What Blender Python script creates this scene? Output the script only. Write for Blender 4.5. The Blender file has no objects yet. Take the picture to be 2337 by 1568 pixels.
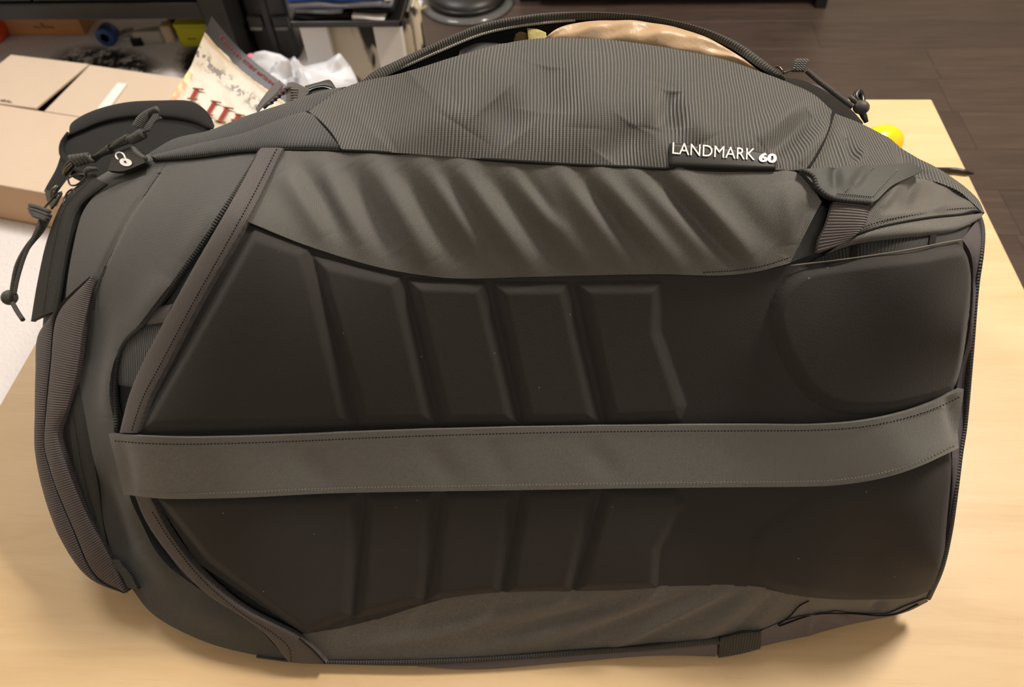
import bpy, bmesh, math, random
import numpy as np
from mathutils import Vector, Matrix

random.seed(7)
rng = np.random.default_rng(11)
SC = bpy.context.scene
COL = SC.collection

# ------------------------------------------------------------------ camera, exposure, lights
TT = 0.45                                    # height of the table top
CAMZ = 1.10
F, CX, CY, W, H = 1750.0, 1168.5, 784.0, 2337, 1568
pitch, yaw, roll = np.radians([50.99, 6.2, -3.58])
fw = np.array([-np.sin(yaw) * np.cos(pitch), np.cos(yaw) * np.cos(pitch), -np.sin(pitch)])
r0 = np.array([np.cos(yaw), np.sin(yaw), 0.0])
u0 = np.cross(r0, fw)
RT = np.cos(roll) * r0 + np.sin(roll) * u0
UP = np.cos(roll) * u0 - np.sin(roll) * r0
CAM = np.array([0, 0, CAMZ])

cam_data = bpy.data.cameras.new('camera')
cam_data.sensor_fit = 'HORIZONTAL'
cam_data.sensor_width = 36.0
cam_data.lens = 36.0 * F / W
cam_data.clip_start = 0.02
cam = bpy.data.objects.new('camera', cam_data)
COL.objects.link(cam)
M = Matrix(((RT[0], UP[0], -fw[0], 0), (RT[1], UP[1], -fw[1], 0), (RT[2], UP[2], -fw[2], CAMZ), (0, 0, 0, 1)))
cam.matrix_world = M
cam_data.dof.use_dof = True
cam_data.dof.focus_distance = 0.575
cam_data.dof.aperture_fstop = 9.0
SC.camera = cam

SC.view_settings.view_transform = 'Standard'
SC.view_settings.look = 'None'
SC.view_settings.gamma = 1.0
SC.view_settings.use_curve_mapping = False
SC.view_settings.exposure = 0.0

wd = bpy.data.worlds.new('world')
SC.world = wd
wd.use_nodes = True
wd.node_tree.nodes['Background'].inputs[0].default_value = (0.75, 0.85, 1.0, 1)
wd.node_tree.nodes['Background'].inputs[1].default_value = 0.05


def area(name, loc, size, energy, color, target=None):
    l = bpy.data.lights.new(name, 'AREA')
    l.shape = 'DISK'
    l.size = size
    l.energy = energy
    l.color = color
    o = bpy.data.objects.new(name, l)
    COL.objects.link(o)
    o.location = loc
    d = Vector(target if target else (loc[0], loc[1], 0)) - Vector(loc)
    o.rotation_euler = d.to_track_quat('-Z', 'Y').to_euler()
    return o


area('ceiling_lamp_light', (1.0, 1.30, 2.36), 0.50, 72, (1.0, 0.90, 0.77), (0.4, 0.8, 0.4))
area('left_fill_light', (-1.35, 1.75, 2.38), 0.80, 34, (1.0, 0.97, 0.95), (-1.35, 1.6, 0))  # added fill that brightens the left background, not a known lamp
area('front_fill_light', (0.5, -0.9, 2.38), 0.6, 10.5, (0.90, 0.95, 1.0), (0.3, 0.1, 0.5))  # added weak cool fill from the front, lifts the dark back panel


# ------------------------------------------------------------------ picking points in the room
def ray(px):
    px = np.asarray(px, float)
    return fw + ((px[..., 0:1] - CX) / F) * RT - ((px[..., 1:2] - CY) / F) * UP


def at(u, v, z):
    """the point of the horizontal plane at height z seen at (u, v)"""
    d = ray((u, v))
    return CAM + d * ((z - CAMZ) / d[2])


def aty(u, v, y):
    d = ray((u, v))
    return CAM + d * (y / d[1])


# ------------------------------------------------------------------ materials
def lin(c):
    c = np.array(c, float) / 255.0
    c = np.where(c <= 0.04045, c / 12.92, ((c + 0.055) / 1.055) ** 2.4)
    return (float(c[0]), float(c[1]), float(c[2]), 1.0)


def dim(c, k):
    return tuple(x * k for x in c[:3]) + (1.0,)


FAB = 0.58                                   # the pack's cloth is darker than its swatch colours


class NT:
    def __init__(s, name):
        s.m = bpy.data.materials.new(name)
        s.m.use_nodes = True
        s.t = s.m.node_tree
        s.b = s.t.nodes['Principled BSDF']

    def n(s, typ, **kw):
        nd = s.t.nodes.new(typ)
        for k, v in kw.items():
            setattr(nd, k, v)
        return nd

    def l(s, a, b):
        s.t.links.new(a, b)

    def math(s, op, a, b=None, c=None):
        nd = s.n('ShaderNodeMath', operation=op)
        for i, x in enumerate((a, b, c)):
            if x is None:
                continue
            if isinstance(x, (int, float)):
                nd.inputs[i].default_value = x
            else:
                s.l(x, nd.inputs[i])
        return nd.outputs[0]

    def mix(s, fac, a, b):
        nd = s.n('ShaderNodeMix', data_type='RGBA')
        for i, x in ((0, fac), (6, a), (7, b)):
            if isinstance(x, (int, float, tuple)):
                nd.inputs[i].default_value = x
            else:
                s.l(x, nd.inputs[i])
        return nd.outputs[2]

    def bump(s, h, dist, strength=1.0, prev=None):
        nd = s.n('ShaderNodeBump')
        nd.inputs['Strength'].default_value = strength
        nd.inputs['Distance'].default_value = dist
        s.l(h, nd.inputs['Height'])
        if prev is not None:
            s.l(prev, nd.inputs['Normal'])
        return nd.outputs[0]

    def noise(s, scale, detail=3, rough=0.55, vec=None, dist=0.0):
        nd = s.n('ShaderNodeTexNoise')
        nd.inputs['Scale'].default_value = scale
        nd.inputs['Detail'].default_value = detail
        nd.inputs['Roughness'].default_value = rough
        nd.inputs['Distortion'].default_value = dist
        if vec is not None:
            s.l(vec, nd.inputs['Vector'])
        return nd.outputs['Fac']

    def ramp(s, fac, stops):
        nd = s.n('ShaderNodeValToRGB')
        els = nd.color_ramp.elements
        while len(els) < len(stops):
            els.new(0.5)
        for e, (p, c) in zip(els, stops):
            e.position = p
            e.color = c
        s.l(fac, nd.inputs[0])
        return nd.outputs[0]


def mat_plain(name, col, rough=0.6, spec=0.4, metal=0.0, bump=0.0, bscale=300, var=0.0, sheen=0.0, trans=0.0, sss=0.0):
    t = NT(name)
    c = lin(col) if max(col) > 1 else tuple(col) + (1,)
    t.b.inputs['Base Color'].default_value = c
    t.b.inputs['Roughness'].default_value = rough
    t.b.inputs['Specular IOR Level'].default_value = spec
    t.b.inputs['Metallic'].default_value = metal
    t.b.inputs['Sheen Weight'].default_value = sheen
    t.b.inputs['Transmission Weight'].default_value = trans
    t.b.inputs['Subsurface Weight'].default_value = sss
    tc = t.n('ShaderNodeTexCoord')
    if bump > 0:
        t.l(t.bump(t.noise(bscale, 4, 0.6, tc.outputs['Object']), bump), t.b.inputs['Normal'])
    if var > 0:
        f = t.noise(14, 4, 0.6, tc.outputs['Object'])
        d = tuple(max(0, x * (1 - var)) for x in c[:3]) + (1,)
        b = tuple(min(1, x * (1 + var)) for x in c[:3]) + (1,)
        t.l(t.mix(f, d, b), t.b.inputs['Base Color'])
    return t.m


def mat_rib(name, col, period=0.0021, axis=0, gap=0.35, depth=0.0005, rough=0.55, sheen=0.15, spec=0.4, warp=0.0012, cross=0.16):
    """knitted or woven ribs that run across the chosen uv axis"""
    t = NT(name)
    uv = t.n('ShaderNodeUVMap')
    sp = t.n('ShaderNodeSeparateXYZ')
    t.l(uv.outputs[0], sp.inputs[0])
    a, b = (sp.outputs[0], sp.outputs[1]) if axis == 0 else (sp.outputs[1], sp.outputs[0])
    if warp:
        nz = t.noise(13, 1.5, 0.45, uv.outputs[0])
        a = t.math('ADD', a, t.math('MULTIPLY', t.math('SUBTRACT', nz, 0.5), warp * 10))
    s1 = t.math('SINE', t.math('MULTIPLY', a, 2 * math.pi / period))
    s2 = t.math('SINE', t.math('MULTIPLY', b, 2 * math.pi / (period * 0.62)))
    hgt = t.math('ADD', t.math('MULTIPLY', t.math('ADD', s1, 1.0), 0.5), t.math('MULTIPLY', s2, cross * 0.25))
    c = dim(lin(col), FAB)
    dk = tuple(x * gap for x in c[:3]) + (1,)
    nz = t.noise(9, 4, 0.6, uv.outputs[0])
    base = t.mix(t.math('MULTIPLY', t.math('SUBTRACT', nz, 0.35), 0.5), c, tuple(x * 1.25 for x in c[:3]) + (1,))
    t.l(t.mix(t.math('SMOOTH_MIN', hgt, 1.0, 0.1), dk, base), t.b.inputs['Base Color'])
    t.l(t.bump(hgt, depth), t.b.inputs['Normal'])
    t.b.inputs['Roughness'].default_value = rough
    t.b.inputs['Sheen Weight'].default_value = sheen
    t.b.inputs['Specular IOR Level'].default_value = spec
    return t.m


def mat_weave(name, col, period=0.00115, ang=0.4, gap=0.6, depth=0.00025, rough=0.5, sheen=0.2, spec=0.45):
    t = NT(name)
    uv = t.n('ShaderNodeUVMap')
    mp = t.n('ShaderNodeMapping')
    mp.inputs['Rotation'].default_value = (0, 0, ang)
    t.l(uv.outputs[0], mp.inputs[0])
    sp = t.n('ShaderNodeSeparateXYZ')
    t.l(mp.outputs[0], sp.inputs[0])
    k = 2 * math.pi / period
    s1 = t.math('SINE', t.math('MULTIPLY', sp.outputs[0], k))
    s2 = t.math('SINE', t.math('MULTIPLY', sp.outputs[1], k * 0.8))
    hgt = t.math('ADD', t.math('MULTIPLY', t.math('MULTIPLY', s1, s2), 0.5), 0.5)
    c = dim(lin(col), FAB)
    dk = tuple(x * gap for x in c[:3]) + (1,)
    lt = tuple(x * 1.18 for x in c[:3]) + (1,)
    nz = t.noise(16, 4, 0.65, uv.outputs[0])
    base = t.mix(nz, c, lt)
    t.l(t.mix(hgt, dk, base), t.b.inputs['Base Color'])
    t.l(t.bump(hgt, depth), t.b.inputs['Normal'])
    t.b.inputs['Roughness'].default_value = rough
    t.b.inputs['Sheen Weight'].default_value = sheen
    t.b.inputs['Specular IOR Level'].default_value = spec
    return t.m


MAT = {}
MAT['side'] = mat_weave('grey_pack_fabric', (112, 109, 103), 0.00125, 0.35)
MAT['hood'] = mat_weave('charcoal_pack_fabric', (66, 67, 66), 0.0013, 0.9, gap=0.55)
MAT['lower'] = mat_weave('grey_under_fabric', (113, 109, 103), 0.0011, 0.2, gap=0.8)
MAT['strapfab'] = mat_weave('grey_twill_band', (134, 133, 129), 0.0012, 0.6, gap=0.72)
MAT['rib'] = mat_rib('ribbed_stretch_fabric', (128, 126, 120), 0.00235, 0, gap=0.16, depth=0.0007)
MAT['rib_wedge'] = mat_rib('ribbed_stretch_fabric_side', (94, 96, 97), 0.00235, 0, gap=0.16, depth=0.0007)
MAT['flap_rib'] = mat_rib('ribbed_piping', (104, 100, 92), 0.0022, 0, gap=0.25, depth=0.0009)
MAT['webbing'] = mat_rib('purple_grey_webbing', (112, 99, 98), 0.0021, 0, gap=0.35, warp=0.0002, depth=0.0006)
MAT['trim'] = mat_weave('brown_grey_binding', (96, 87, 84), 0.0015, 0.0, gap=0.5)
MAT['blackweb'] = mat_rib('black_webbing', (62, 61, 60), 0.0022, 0, gap=0.3, warp=0.0002)
MAT['body'] = mat_weave('dark_pack_fabric', (62, 61, 58), 0.0013, 0.3)
MAT['lining'] = mat_plain('black_lining', (26, 24, 22), 0.8, 0.2, bump=0.001, bscale=120)
MAT['slick'] = mat_plain('coated_dark_fabric', (62, 63, 60), 0.62, 0.35, bump=0.0004, bscale=200)
MAT['purpleslick'] = mat_plain('shiny_purple_tape', (78, 73, 79), 0.42, 0.5, bump=0.0006, bscale=200)
MAT['thread'] = mat_plain('dark_thread', (26, 25, 24), 0.8, 0.2)
MAT['lightthread'] = mat_plain('grey_thread', (120, 116, 108), 0.8, 0.2)
MAT['cord'] = mat_rib('braided_cord', (96, 93, 86), 0.0016, 0, gap=0.35, warp=0)
MAT['metal'] = mat_plain('gunmetal', (92, 90, 84), 0.25, 0.5, metal=0.9)
MAT['plastic'] = mat_plain('dark_plastic', (48, 50, 47), 0.3, 0.5)
MAT['blackplastic'] = mat_plain('black_plastic', (22, 22, 22), 0.35, 0.5)
MAT['foam'] = mat_plain('black_foam_padding', (17, 16, 15), 0.8, 0.2, bump=0.0004, bscale=900, sheen=0.05)
MAT['label'] = mat_plain('black_rubber_label', (34, 33, 31), 0.5, 0.3)
MAT['print'] = mat_plain('white_print', (236, 235, 230), 0.6, 0.3)
MAT['white'] = mat_plain('white_paint', (226, 222, 218), 0.55, 0.3)
MAT['teeth'] = mat_plain('zip_teeth', (150, 148, 140), 0.3, 0.5)
MAT['zipgrey'] = mat_plain('zip_tape', (40, 41, 39), 0.6, 0.35, bump=0.0004, bscale=500)


def mat_pad():
    t = NT('moulded_eva_pad')
    tc = t.n('ShaderNodeTexCoord')
    nz = t.noise(700, 3, 0.6, tc.outputs['Object'])
    n2 = t.noise(9, 4, 0.6, tc.outputs['Object'])
    vo = t.n('ShaderNodeTexVoronoi')
    vo.inputs['Scale'].default_value = 95
    t.l(tc.outputs['Object'], vo.inputs['Vector'])
    speck = t.math('LESS_THAN', vo.outputs['Distance'], 0.055)
    cut = t.math('GREATER_THAN', t.noise(60, 1, 0.5, tc.outputs['Object']), 0.6)
    base = t.mix(n2, lin((41, 38, 36)), lin((46, 43, 41)))
    base = t.mix(t.math('MULTIPLY', t.math('MULTIPLY', speck, cut), 0.5), base, lin((150, 140, 125)))
    t.l(base, t.b.inputs['Base Color'])
    t.l(t.bump(nz, 0.00025), t.b.inputs['Normal'])
    t.b.inputs['Roughness'].default_value = 0.72
    t.b.inputs['Specular IOR Level'].default_value = 0.25
    t.b.inputs['Sheen Weight'].default_value = 0.12
    return t.m


MAT['pad'] = mat_pad()


def mat_birch():
    t = NT('birch_laminate')
    tc = t.n('ShaderNodeTexCoord')
    mp = t.n('ShaderNodeMapping')
    mp.inputs['Scale'].default_value = (1.0, 9.0, 9.0)
    t.l(tc.outputs['Object'], mp.inputs[0])
    a = t.noise(2.2, 5, 0.6, mp.outputs[0], 1.2)
    mp2 = t.n('ShaderNodeMapping')
    mp2.inputs['Scale'].default_value = (6.0, 160.0, 60.0)
    t.l(tc.outputs['Object'], mp2.inputs[0])
    b = t.noise(3.0, 3, 0.6, mp2.outputs[0])
    c1 = t.ramp(a, [(0.3, lin((202, 171, 128))), (0.5, lin((212, 183, 141))), (0.75, lin((219, 191, 151)))])
    c2 = t.mix(t.math('MULTIPLY', t.math('GREATER_THAN', b, 0.62), 0.10), c1, lin((178, 132, 80)))
    t.l(c2, t.b.inputs['Base Color'])
    t.b.inputs['Roughness'].default_value = 0.42
    t.b.inputs['Specular IOR Level'].default_value = 0.35
    return t.m


MAT['birch'] = mat_birch()
MAT['birchedge'] = mat_plain('birch_edge_band', (196, 158, 106), 0.5, 0.3, var=0.08)


def mat_floor(i):
    t = NT('dark_laminate_%s' % 'abcd'[i])
    tc = t.n('ShaderNodeTexCoord')
    mp = t.n('ShaderNodeMapping')
    mp.inputs['Scale'].default_value = (1.6, 22.0, 1.0)
    mp.inputs['Location'].default_value = (i * 3.7, i * 1.9, 0)
    t.l(tc.outputs['Object'], mp.inputs[0])
    a = t.noise(2.4, 6, 0.62, mp.outputs[0], 1.5)
    base = [(70, 58, 52), (75, 62, 55), (66, 54, 49), (73, 60, 54)][i]
    c1 = t.ramp(a, [(0.28, lin([x * 0.84 for x in base])), (0.5, lin(base)), (0.75, lin([x * 1.2 for x in base]))])
    t.l(c1, t.b.inputs['Base Color'])
    t.b.inputs['Roughness'].default_value = 0.40
    t.b.inputs['Specular IOR Level'].default_value = 0.5
    t.l(t.bump(a, 0.0006), t.b.inputs['Normal'])
    return t.m


FLOORM = [mat_floor(i) for i in range(4)]
MAT['card'] = mat_plain('pale_cardboard', (212, 192, 170), 0.75, 0.2, bump=0.0005, bscale=80, var=0.04)
MAT['cardbrown'] = mat_plain('brown_cardboard', (190, 140, 98), 0.75, 0.2, var=0.06)
MAT['cardtan'] = mat_plain('tan_cardboard', (192, 160, 128), 0.75, 0.2, var=0.05)
MAT['cardin'] = mat_plain('cardboard_core', (150, 104, 66), 0.8, 0.2)
MAT['blackwood'] = mat_plain('black_brown_wood', (30, 29, 28), 0.45, 0.4, var=0.10)
MAT['wall'] = mat_plain('warm_white_wall', (226, 216, 200), 0.9, 0.2)
MAT['ceiling'] = mat_plain('white_ceiling', (236, 232, 224), 0.9, 0.2)
MAT['yellow'] = mat_plain('yellow_plastic', (252, 208, 18), 0.3, 0.5, sss=0.0)
MAT['yellowbox'] = mat_plain('lime_yellow_card', (196, 194, 40), 0.5, 0.3)
MAT['orange'] = mat_plain('orange_plastic', (222, 84, 44), 0.45, 0.4)
MAT['blue'] = mat_plain('blue_plastic', (46, 78, 134), 0.5, 0.4)
MAT['bluecloth'] = mat_plain('blue_cloth', (42, 92, 172), 0.85, 0.2, bump=0.003, bscale=40, var=0.2)
MAT['denim'] = mat_plain('grey_denim', (122, 126, 136), 0.85, 0.2, bump=0.004, bscale=60, var=0.35)
MAT['jet'] = mat_plain('black_cloth', (30, 31, 34), 0.85, 0.2, bump=0.003, bscale=50)
MAT['casegrey'] = mat_plain('charcoal_shell', (38, 37, 36), 0.4, 0.45)
MAT['latch'] = mat_plain('satin_latch', (112, 110, 106), 0.35, 0.5, metal=0.3)
MAT['polybag'] = mat_plain('white_poly', (220, 222, 228), 0.4, 0.4, bump=0.002, bscale=30)
MAT['pink'] = mat_plain('pink_print', (240, 130, 160), 0.5, 0.3)
MAT['tan'] = mat_plain('tan_ripstop', (186, 157, 124), 0.42, 0.4, bump=0.0015, bscale=45, var=0.08)
MAT['olive'] = mat_plain('olive_cloth', (128, 106, 66), 0.7, 0.3, bump=0.002, bscale=90, var=0.15)
MAT['lime'] = mat_plain('pale_olive_tag', (172, 158, 100), 0.7, 0.3, bump=0.001, bscale=200)
MAT['glassclear'] = mat_plain('clear_blister', (225, 225, 225), 0.12, 0.5, trans=0.85)
MAT['silver'] = mat_plain('silver_plastic', (176, 172, 164), 0.35, 0.5)
MAT['red'] = mat_plain('dark_red', (150, 36, 34), 0.6, 0.3)


def mat_rug():
    t = NT('white_pile_rug')
    tc = t.n('ShaderNodeTexCoord')
    sp = t.n('ShaderNodeSeparateXYZ')
    t.l(tc.outputs['Object'], sp.inputs[0])
    nz = t.noise(30, 5, 0.75, tc.outputs['Object'])
    n2 = t.noise(150, 3, 0.7, tc.outputs['Object'])
    tot = None
    # woven charcoal leaf motifs: centre x, y, half length, half width, angle
    for (x, y, a, b, an) in [(-1.24, 1.80, 0.20, 0.10, -0.38), (-0.96, 1.80, 0.16, 0.09, -1.0), (-1.68, 1.82, 0.16, 0.06, -0.35),
                             (-0.62, 1.74, 0.12, 0.05, 0.5), (-1.75, 1.30, 0.18, 0.07, 0.6), (-1.36, 0.90, 0.17, 0.07, -0.5), (-1.36, 0.96, 0.10, 0.05, 0.3),
                             (-1.10, 0.35, 0.18, 0.07, -0.8), (-2.0, 0.7, 0.2, 0.08, 0.3)]:
        dx = t.math('SUBTRACT', sp.outputs[0], x)
        dy = t.math('SUBTRACT', sp.outputs[1], y)
        p = t.math('DIVIDE', t.math('ADD', t.math('MULTIPLY', dx, math.cos(an)), t.math('MULTIPLY', dy, math.sin(an))), a)
        q = t.math('DIVIDE', t.math('SUBTRACT', t.math('MULTIPLY', dy, math.cos(an)), t.math('MULTIPLY', dx, math.sin(an))), b)
        d = t.math('ADD', t.math('MULTIPLY', p, p), t.math('MULTIPLY', q, q))
        e = t.math('SUBTRACT', 1.0, d)
        tot = e if tot is None else t.math('MAXIMUM', tot, e)
    k = t.math('MULTIPLY', tot, 1.6)
    k = t.math('MINIMUM', t.math('MAXIMUM', k, 0.0), 1.0)
    mott = t.math('MULTIPLY', k, t.math('MINIMUM', t.math('MAXIMUM', t.math('MULTIPLY', t.math('SUBTRACT', nz, 0.37), 7.0), 0.18), 1.0))
    t.l(t.mix(mott, lin((232, 227, 226)), lin((52, 50, 50))), t.b.inputs['Base Color'])
    t.b.inputs['Roughness'].default_value = 0.95
    t.b.inputs['Specular IOR Level'].default_value = 0.1
    t.l(t.bump(n2, 0.004), t.b.inputs['Normal'])
    return t.m


MAT['rug'] = mat_rug()


def mat_floral():
    t = NT('cream_floral_cloth')
    tc = t.n('ShaderNodeTexCoord')
    mp = t.n('ShaderNodeMapping')
    mp.inputs['Rotation'].default_value = (0, 0.6, 0)
    mp.inputs['Scale'].default_value = (1.0, 1.0, 0.45)
    t.l(tc.outputs['Object'], mp.inputs[0])
    a = t.noise(15, 2, 0.5, mp.outputs[0], 0.8)
    t.l(t.mix(t.math('MINIMUM', t.math('MAXIMUM', t.math('MULTIPLY', t.math('SUBTRACT', a, 0.49), 14.0), 0.0), 1.0), lin((206, 194, 172)), lin((48, 44, 40))),
        t.b.inputs['Base Color'])
    t.b.inputs['Roughness'].default_value = 0.9
    return t.m


MAT['floral'] = mat_floral()


def mat_cover():
    """printed booklet cover: a parchment ruin under a charcoal band"""
    t = NT('printed_booklet_cover')
    uv = t.n('ShaderNodeUVMap')
    sp = t.n('ShaderNodeSeparateXYZ')
    t.l(uv.outputs[0], sp.inputs[0])
    U, V = sp.outputs[0], sp.outputs[1]
    nz = t.noise(5, 5, 0.6, uv.outputs[0], 0.4)
    n2 = t.noise(14, 4, 0.6, uv.outputs[0], 0.4)
    par = t.ramp(nz, [(0.25, lin((176, 160, 128))), (0.5, lin((202, 190, 170))), (0.8, lin((208, 199, 184)))])
    # brown ruined masonry row
    row = t.math('SUBTRACT', 0.09, t.math('ABSOLUTE', t.math('SUBTRACT', V, 0.33)))
    msk = t.math('MULTIPLY', t.math('MULTIPLY', row, 12.0), t.math('GREATER_THAN', n2, 0.52))
    msk = t.math('MINIMUM', t.math('MAXIMUM', msk, 0.0), 0.85)
    par = t.mix(msk, par, lin((78, 62, 52)))
    # scorched edge below the band
    e2 = t.math('SUBTRACT', 0.035, t.math('ABSOLUTE', t.math('SUBTRACT', V, t.math('ADD', 0.17, t.math('MULTIPLY', t.math('SUBTRACT', nz, 0.5), 0.10)))))
    par = t.mix(t.math('MINIMUM', t.math('MAXIMUM', t.math('MULTIPLY', e2, 24.0), 0.0), 0.75), par, lin((158, 130, 82)))
    # flames along the left border
    fl = t.math('MULTIPLY', t.math('SUBTRACT', 0.10, t.math('ADD', U, t.math('MULTIPLY', t.math('SUBTRACT', n2, 0.5), 0.12))), 14.0)
    fl = t.math('MULTIPLY', fl, t.math('GREATER_THAN', V, 0.50))
    fl = t.math('MINIMUM', t.math('MAXIMUM', fl, 0.0), 0.9)
    par = t.mix(fl, par, t.ramp(n2, [(0.4, lin((196, 84, 40))), (0.6, lin((238, 200, 96)))]))
    edge = t.math('ADD', V, t.math('MULTIPLY', t.math('SUBTRACT', nz, 0.5), 0.06))
    band = t.math('LESS_THAN', edge, 0.15)
    t.l(t.mix(band, par, lin((34, 27, 26))), t.b.inputs['Base Color'])
    t.b.inputs['Roughness'].default_value = 0.4
    return t.m


MAT['cover'] = mat_cover()
MAT['pale_edge'] = mat_plain('pale_pad_edge', (118, 112, 100), 0.7, 0.2)


# ------------------------------------------------------------------ mesh helpers
def mesh_from(name, verts, faces, mat, uvs=None, smooth=True, flip=False):
    me = bpy.data.meshes.new(name)
    if flip:
        faces = [f[::-1] for f in faces]
    me.from_pydata([tuple(map(float, v)) for v in verts], [], [tuple(map(int, f)) for f in faces])
    if mat is not None:
        me.materials.append(mat)
    if smooth:
        me.polygons.foreach_set('use_smooth', [True] * len(me.polygons))
    if uvs is not None:
        ul = me.uv_layers.new(name='UVMap')
        li = np.empty(len(me.loops), dtype=np.int32)
        me.loops.foreach_get('vertex_index', li)
        ul.data.foreach_set('uv', np.asarray(uvs, float)[li].astype(np.float32).ravel())
    me.update()
    return me


class Thing:
    """an Empty at the base of a thing; parts are given in room coordinates"""

    def __init__(s, name, label, cat, loc, group=None, kind=None):
        s.o = bpy.data.objects.new(name, None)
        s.o.empty_display_size = 0.05
        COL.objects.link(s.o)
        s.loc = np.array(loc, float)
        s.floor_z = None
        s.o.location = s.loc
        if label:
            s.o['label'] = label
        if cat:
            s.o['category'] = cat
        if group:
            s.o['group'] = group
        if kind:
            s.o['kind'] = kind

    def part(s, name, verts, faces, mat, uvs=None, smooth=True, parent=None, label=None, kind=None):
        v = np.array(verts, float)
        if s.floor_z is not None:
            v[:, 2] = np.maximum(v[:, 2], s.floor_z)
        v = v - s.loc
        me = mesh_from(name, v, faces, mat, uvs, smooth)
        o = bpy.data.objects.new(name, me)
        COL.objects.link(o)
        o.parent = parent if parent is not None else s.o
        if label:
            o['label'] = label
        if kind:
            o['kind'] = kind
        return o


def solo(name, label, cat, loc, verts, faces, mat, uvs=None, smooth=True, group=None, kind=None):
    """a thing that is one mesh"""
    v = np.asarray(verts, float) - np.array(loc, float)
    o = bpy.data.objects.new(name, mesh_from(name, v, faces, mat, uvs, smooth))
    COL.objects.link(o)
    o.location = loc
    if label:
        o['label'] = label
    if cat:
        o['category'] = cat
    if group:
        o['group'] = group
    if kind:
        o['kind'] = kind
    return o


def bmo(bm):
    bm.verts.index_update()
    v = [tuple(x.co) for x in bm.verts]
    f = [[x.index for x in p.verts] for p in bm.faces]
    bm.free()
    return np.array(v), f


def box(x0, x1, y0, y1, z0, z1, bev=0.003, rot=0.0, seg=2, piv=None):
    bm = bmesh.new()
    bmesh.ops.create_cube(bm, size=1.0)
    for v in bm.verts:
        v.co = Vector((x0 + (v.co.x + 0.5) * (x1 - x0), y0 + (v.co.y + 0.5) * (y1 - y0), z0 + (v.co.z + 0.5) * (z1 - z0)))
    if bev > 0:
        bmesh.ops.bevel(bm, geom=bm.edges[:], offset=bev, segments=seg, affect='EDGES', profile=0.5)
    v, f = bmo(bm)
    if rot:
        p = piv if piv is not None else ((x0 + x1) / 2, (y0 + y1) / 2)
        c, s = math.cos(rot), math.sin(rot)
        x, y = v[:, 0] - p[0], v[:, 1] - p[1]
        v[:, 0], v[:, 1] = p[0] + c * x - s * y, p[1] + s * x + c * y
    return v, f


def join(*vf):
    V, Fc, n = [], [], 0
    for v, f in vf:
        V.append(np.asarray(v, float))
        Fc += [[i + n for i in q] for q in f]
        n += len(v)
    return np.vstack(V), Fc


def lathe(profile, centre, seg=40, axis='z'):
    """profile of (r, h) from bottom to top"""
    V, Fc = [], []
    for r, h in profile:
        for k in range(seg):
            a = 2 * math.pi * k / seg
            p = (r * math.cos(a), r * math.sin(a), h)
            if axis == 'y':
                p = (p[0], p[2], p[1])
            if axis == 'x':
                p = (p[2], p[0], p[1])
            V.append(p)
    for i in range(len(profile) - 1):
        for k in range(seg):
            k2 = (k + 1) % seg
            q = [i * seg + k, i * seg + k2, (i + 1) * seg + k2, (i + 1) * seg + k]
            Fc.append(q if axis != 'y' else q[::-1])
    Fc.append([k for k in range(seg)][::-1])
    Fc.append([(len(profile) - 1) * seg + k for k in range(seg)])
    return np.array(V) + np.array(centre), Fc


def cat_resample(pts, n, smooth=True):
    p = np.asarray(pts, float)
    if smooth and len(p) > 2:
        seg = np.linalg.norm(np.diff(p, axis=0), axis=1)
        t = np.concatenate([[0], np.cumsum(np.sqrt(np.maximum(seg, 1e-9)))])
        ext = np.vstack([2 * p[0] - p[1], p, 2 * p[-1] - p[-2]])
        te = np.concatenate([[t[0] - (t[1] - t[0])], t, [t[-1] + (t[-1] - t[-2])]])
        out = []
        for i in range(1, len(ext) - 2):
            t0, t1, t2, t3 = te[i - 1:i + 3]
            p0, p1, p2, p3 = ext[i - 1:i + 3]
            for tt in np.linspace(t1, t2, 14, endpoint=False):
                A1 = (t1 - tt) / (t1 - t0) * p0 + (tt - t0) / (t1 - t0) * p1
                A2 = (t2 - tt) / (t2 - t1) * p1 + (tt - t1) / (t2 - t1) * p2
                A3 = (t3 - tt) / (t3 - t2) * p2 + (tt - t2) / (t3 - t2) * p3
                B1 = (t2 - tt) / (t2 - t0) * A1 + (tt - t0) / (t2 - t0) * A2
                B2 = (t3 - tt) / (t3 - t1) * A2 + (tt - t1) / (t3 - t1) * A3
                out.append((t2 - tt) / (t2 - t1) * B1 + (tt - t1) / (t2 - t1) * B2)
        out.append(p[-1])
        p = np.array(out)
    seg = np.linalg.norm(np.diff(p, axis=0), axis=1)
    s = np.concatenate([[0], np.cumsum(seg)])
    q = np.linspace(0, s[-1], n + 1)
    return np.stack([np.interp(q, s, p[:, k]) for k in range(p.shape[1])], axis=1)


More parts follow.
